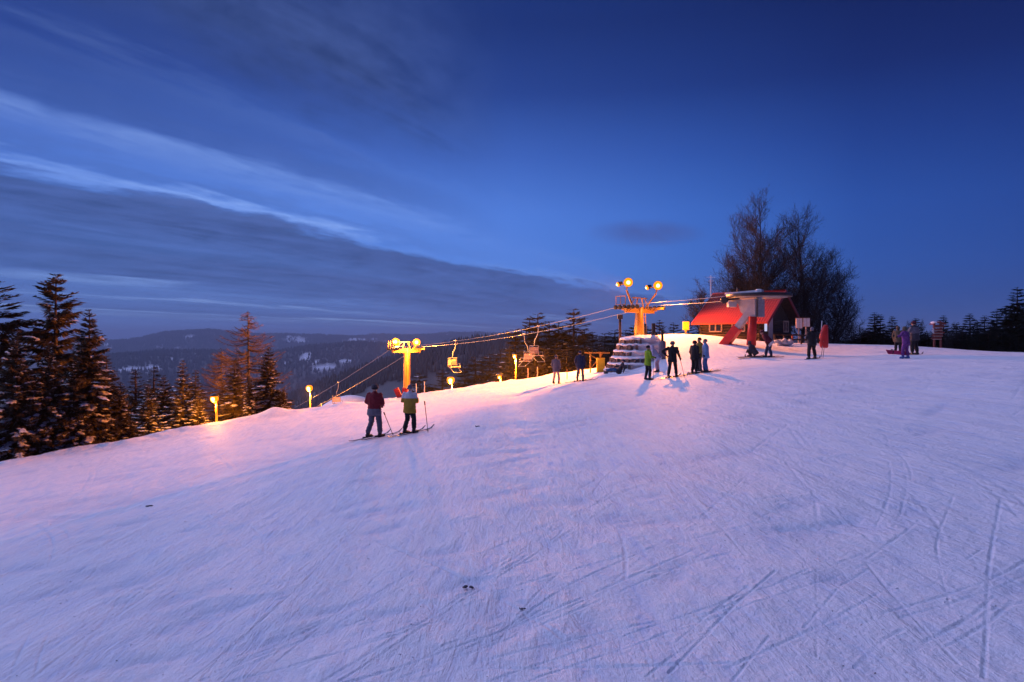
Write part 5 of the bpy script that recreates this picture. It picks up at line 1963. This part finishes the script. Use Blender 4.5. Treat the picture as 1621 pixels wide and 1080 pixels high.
# pale and dark figures near the crest
p10 = hit(880, 608)
person('faint rose-grey skier standing near the crest', p10, 1.62, rad(-30), 'slate', 'rose', ('beanie', 'slate'), group=GK, ankL=(-.18, 0, .11), ankR=(.18, 0, .11))
p11 = hit(918, 604)
person('skier in navy jacket with slate trousers near the crest', p11, 1.72, rad(-15), 'navy', 'slate', ('beanie', 'navy'), group=GK, ankL=(-.16, 0, .11), ankR=(.16, 0, .11), skis=rad(-70))
# pair under the station
p12 = hit(1192, 565)
person('figure in grey-green crouching on the snow beside a snowboard', p12, 1.55, rad(60), 'charcoal', 'black', ('hood', 'charcoal'), lean=.55, hip=(0, -.1, .30), kneeL=(-.16, .30, .42), kneeR=(.16, .30, .42), ankL=(-.16, .18, .11), ankR=(.16, .18, .11),
       armL=((-.05, .18, -.2), (.0, .38, -.22)), armR=((.05, .18, -.2), (.0, .38, -.22)), bulk=1.2, group=GK)
p13 = hit(1217, 566)
person('skier in maroon jacket bending over in front of the station', p13, 1.72, rad(75), 'maroon', 'navy', ('helmet', 'maroon'), lean=.75, hip=(0, -.05, .92), ankL=(-.13, -.10, .11), ankR=(.13, .16, .11), bulk=1.12, armL=((-.04, .12, -.26), (.0, .22, -.48)), armR=((.04, .12, -.26), (.0, .22, -.48)), yoke=(-.2, -.05, 'white'), skis=rad(10), group=GK)
# attendant with the rescue sled
p14 = hit(1285, 569)
person('attendant in black with grey hair holding the red sled', p14, 1.74, rad(8), 'black', 'black', ('hair', 'grey'), bulk=1.14, ankL=(-.18, 0, .11), ankR=(.18, 0, .11), armL=((-.09, .05, -.26), (.0, .24, -.34)), armR=((.16, .06, -.22), (.30, .16, -.38)), skis=rad(-62), ski_len=.9, group=GK)
# group with the snowboard
p15 = hit(1434, 568)
person('child in purple patterned snowsuit stepping with one foot', p15, 1.50, rad(30), 'purple', 'purple', ('hood', 'brown'), lean=.12, boot=K['blue'], ankL=(-.10, .12, .11), ankR=(.10, -.04, .11), armL=((-.20, .05, -.18), (-.36, .12, -.22)), armR=((.12, .05, -.24), (.22, .18, -.24)), bulk=1.1, group=GK)
p16 = hit(1448, 562)
person('tall figure in black with grey backpack beside the child in purple', p16, 1.86, rad(25), 'charcoal', 'black', ('helmet', 'maroon'), bulk=1.22, lean=.10, ankL=(-.2, 0, .11), ankR=(.24, .05, .11), yoke=(.16, .5, 'grey'), armL=((-.16, .05, -.22), (-.24, .2, -.30)), skis=rad(-80), ski_len=1.2, group=GK)
p17 = hit(1421, 561)
person('figure in brown jacket behind the pink snowboard', p17, 1.60, rad(-40), 'brown', 'black', ('hood', 'brown'), bulk=1.1, lean=.12, group=GK, armR=((.12, .1, -.22), (.10, .3, -.30)))


# ------------------------------------------------------------------ snowboards and sled
def snowboard(label, c, d, mtl, tilt=0.0, L=1.45, group='snowboards'):
    c = Vector(c)
    d = Vector(d).normalized()
    t = thing('snowboard', label, 'snowboard', c, 0, group)
    sd = d.cross(Vector((0, 0, 1))).normalized()
    up = sd.cross(d).normalized()
    q = Matrix.Rotation(tilt, 3, d)
    sd, up = q @ sd, q @ up
    m = MB()
    N = 16
    vs, fs = [], []
    for k in range(N + 1):
        f = k / N
        s_ = (f - .5) * L
        e = max(0, abs(f - .5) - .40) / .10
        w_ = .135 * (1 - .12 * math.sin(PI * f)) * math.sqrt(max(.02, 1 - e * e * .97))
        z_ = .09 * e ** 1.7
        for sg in (-1, 1):
            for h in (0, .014):
                vs.append(d * s_ + sd * w_ * sg + up * (z_ + h))
    for k in range(N):
        o_ = k * 4
        fs += [(o_, o_ + 4, o_ + 6, o_ + 2), (o_ + 1, o_ + 3, o_ + 7, o_ + 5), (o_, o_ + 1, o_ + 5, o_ + 4), (o_ + 2, o_ + 6, o_ + 7, o_ + 3)]
    fs += [(0, 2, 3, 1), (N * 4, N * 4 + 1, N * 4 + 3, N * 4 + 2)]
    m.add(vs, fs)
    m.build('board', mtl, t)
    for s_ in (-.26, .26):
        m = MB()
        m.tube([d * s_ - sd * .10 + up * .02, d * s_ - sd * .10 + up * .10, d * s_ + up * .15, d * s_ + sd * .10 + up * .10, d * s_ + sd * .10 + up * .02], .02, 6)
        m.build('binding', M_RUBBER, t, True)
    return t


q = hit(1190, 566)
snowboard('dark snowboard lying flat under the crouching figure', q + Vector((-.15, -.1, .03)), (1, -.05, .06), mat('board_dark', (.05, .03, .05), .4, var=.3), 0.15, 1.6)
M_PINK = mat('board_pink', (.55, .035, .12), .35, var=.15, scale=4)
snowboard('bright pink snowboard held low by the group at right', at(1419, 558.5, p15.y + .1), (1, .12, -.07), M_PINK, .85, 1.15)

q = hit(1301, 567)
t = thing('rescue_sled', 'bright red rescue sled stood upright on its two handles', 'rescue sled', q)
sc = q.y / F
XR = lambda u_: (u_ - 1301) * sc
ZR = lambda v_: -(v_ - 540) * sc - q.z
# hull: oval tray, open side turned away, narrow at the top
secs = [(551.0, 1304, .30), (549, 1304, .40), (543, 1303.5, .44), (533, 1303.5, .43), (525, 1304.5, .36), (517, 1306.2, .25), (514.5, 1306.6, .17)]
vs, fs = [], []
nn = 14
for v_, u_, w_ in secs:
    for k in range(nn):
        a_ = PI + PI * k / (nn - 1)
        vs.append((XR(u_) + w_ / 2 * 1.12 * math.cos(a_), .17 * (w_ / .42) * math.sin(a_) * 1.1, ZR(v_)))
    for k in reversed(range(nn)):
        a_ = PI + PI * k / (nn - 1)
        vs.append((XR(u_) + (w_ / 2 - .03) * 1.12 * math.cos(a_), .14 * (w_ / .42) * math.sin(a_) * 1.1 + .02, ZR(v_)))
n2 = nn * 2
for i in range(len(secs) - 1):
    for k in range(n2):
        fs.append((i * n2 + k, i * n2 + (k + 1) % n2, (i + 1) * n2 + (k + 1) % n2, (i + 1) * n2 + k))
fs += [tuple(reversed(range(n2))), tuple((len(secs) - 1) * n2 + k for k in range(n2))]
m = MB()
m.add(vs, fs)
m.build('hull', M_RED, t, True)
for (u0, v0, u1, v1) in ((1298.5, 567.5, 1301, 540), (1301.5, 567.5, 1303.5, 540)):
    m = MB()
    m.tube([(XR(u0), -.05, ZR(v0)), (XR(u1), -.17, ZR(v1))], .018, 6)
    m.build('handle', M_STEEL, t, True)
m = MB()
m.tube([(XR(1300.5), .05, ZR(522)), (XR(1301.5), .05, ZR(508))], .022, 6)
m.build('rod', M_WHITEST, t, True)

# ------------------------------------------------------------------ small things on the snow
M_CLOD = mat('dirty_ice', (.10, .095, .12), .8, var=.4, scale=20)
M_BITS = mat('bark_bits', (.035, .025, .02), .9, var=.4, scale=30)
for (u, v, sx, lb) in ((741, 931, .055, 'grey clod of ice in the foreground left of the ski tracks'), (826, 967, .03, 'small brown clod in the foreground below the grey one'), (755, 676, .08, 'dark clod lying on the snow right of the ski pole'), (235, 803, .075, 'dark stick-like clod on the left of the slope')):
    p = hit(u, v)
    rn = random.Random(u)
    m = MB()
    for k in range(7):
        m.ball((rn.uniform(-1, 1) * sx, rn.uniform(-.5, .5) * sx, rn.uniform(0, .2) * sx), (sx * rn.uniform(.25, .5), sx * rn.uniform(.2, .4), sx * rn.uniform(.15, .28)), 7, 5, 0, rotz(rn.uniform(0, 3)))
    tag(m.build('ice_clod', M_CLOD, None, False, p), lb, 'ice clod')


def scatter(name, n, rmax, size, mtl, label, seed, flat):
    rs = np.random.RandomState(seed)
    r = 4.5 + (rmax - 4.5) * rs.rand(n) ** 1.2
    t = rs.uniform(-.82, .82, n)
    keep = perlin(t * r * .5 + 40, r * .5) + rs.uniform(-.3, .3, n) > -.05
    r, t = r[keep], t[keep]
    n = len(r)
    y = r
    x = t * r
    z = G(x, y)
    s = size * np.minimum(rs.lognormal(0, .45, n), 2.2)
    a = rs.uniform(0, PI, n)
    el = rs.uniform(.7, 1.7, n)
    ca, sa = np.cos(a), np.sin(a)
    base = np.array([(1, 0, .1), (0, .6, .3), (-1, 0, .1), (0, -.6, .3), (.1, .1, 1.0), (0, 0, -.4)])
    v = np.repeat(base[None], n, 0) * (1 + rs.uniform(-.3, .3, (n, 6, 1)))
    vx = v[:, :, 0] * (s * el)[:, None]
    vy = v[:, :, 1] * s[:, None]
    V = np.stack([x[:, None] + vx * ca[:, None] - vy * sa[:, None], y[:, None] + vx * sa[:, None] + vy * ca[:, None], z[:, None] + v[:, :, 2] * (s * flat)[:, None]], 2)
    f = np.array([(0, 1, 4), (1, 2, 4), (2, 3, 4), (3, 0, 4), (1, 0, 5), (2, 1, 5), (3, 2, 5), (0, 3, 5)])
    T = (np.arange(n)[:, None, None] * 6 + f[None]).reshape(-1, 3)
    o = link(name, np_mesh(name, V.reshape(-1, 3), T, [mtl]))
    o['kind'] = 'stuff'
    tag(o, label, 'debris')


scatter('bark_debris', 420, 15, .0048, M_BITS, 'dark bits of bark and needles scattered over the foreground snow', 1, .6)
scatter('snow_crumbs', 2600, 20, .0065, M_SNOW, 'loose crumbs of snow scattered over the piste', 2, .8)

# ------------------------------------------------------------------ air
m = MB()
m.box((0, 0, -150), (30000, 30000, 720))
hz = m.build('haze', None)
hz.data.materials.clear()
hm_ = bpy.data.materials.new('haze_air')
hm_.use_nodes = True
nt = NT(hm_.node_tree)
out = nt.n('ShaderNodeOutputMaterial')
vol = nt.n('ShaderNodeVolumePrincipled')
vol.inputs['Color'].default_value = (.62, .72, .95, 1)
vol.inputs['Density'].default_value = 1.5e-4
vol.inputs['Anisotropy'].default_value = 0.0
nt.link(vol.outputs[0], out.inputs['Volume'])
hz.data.materials.append(hm_)
hz['kind'] = 'stuff'
tag(hz, 'thin blue evening haze filling the valley air', 'haze')
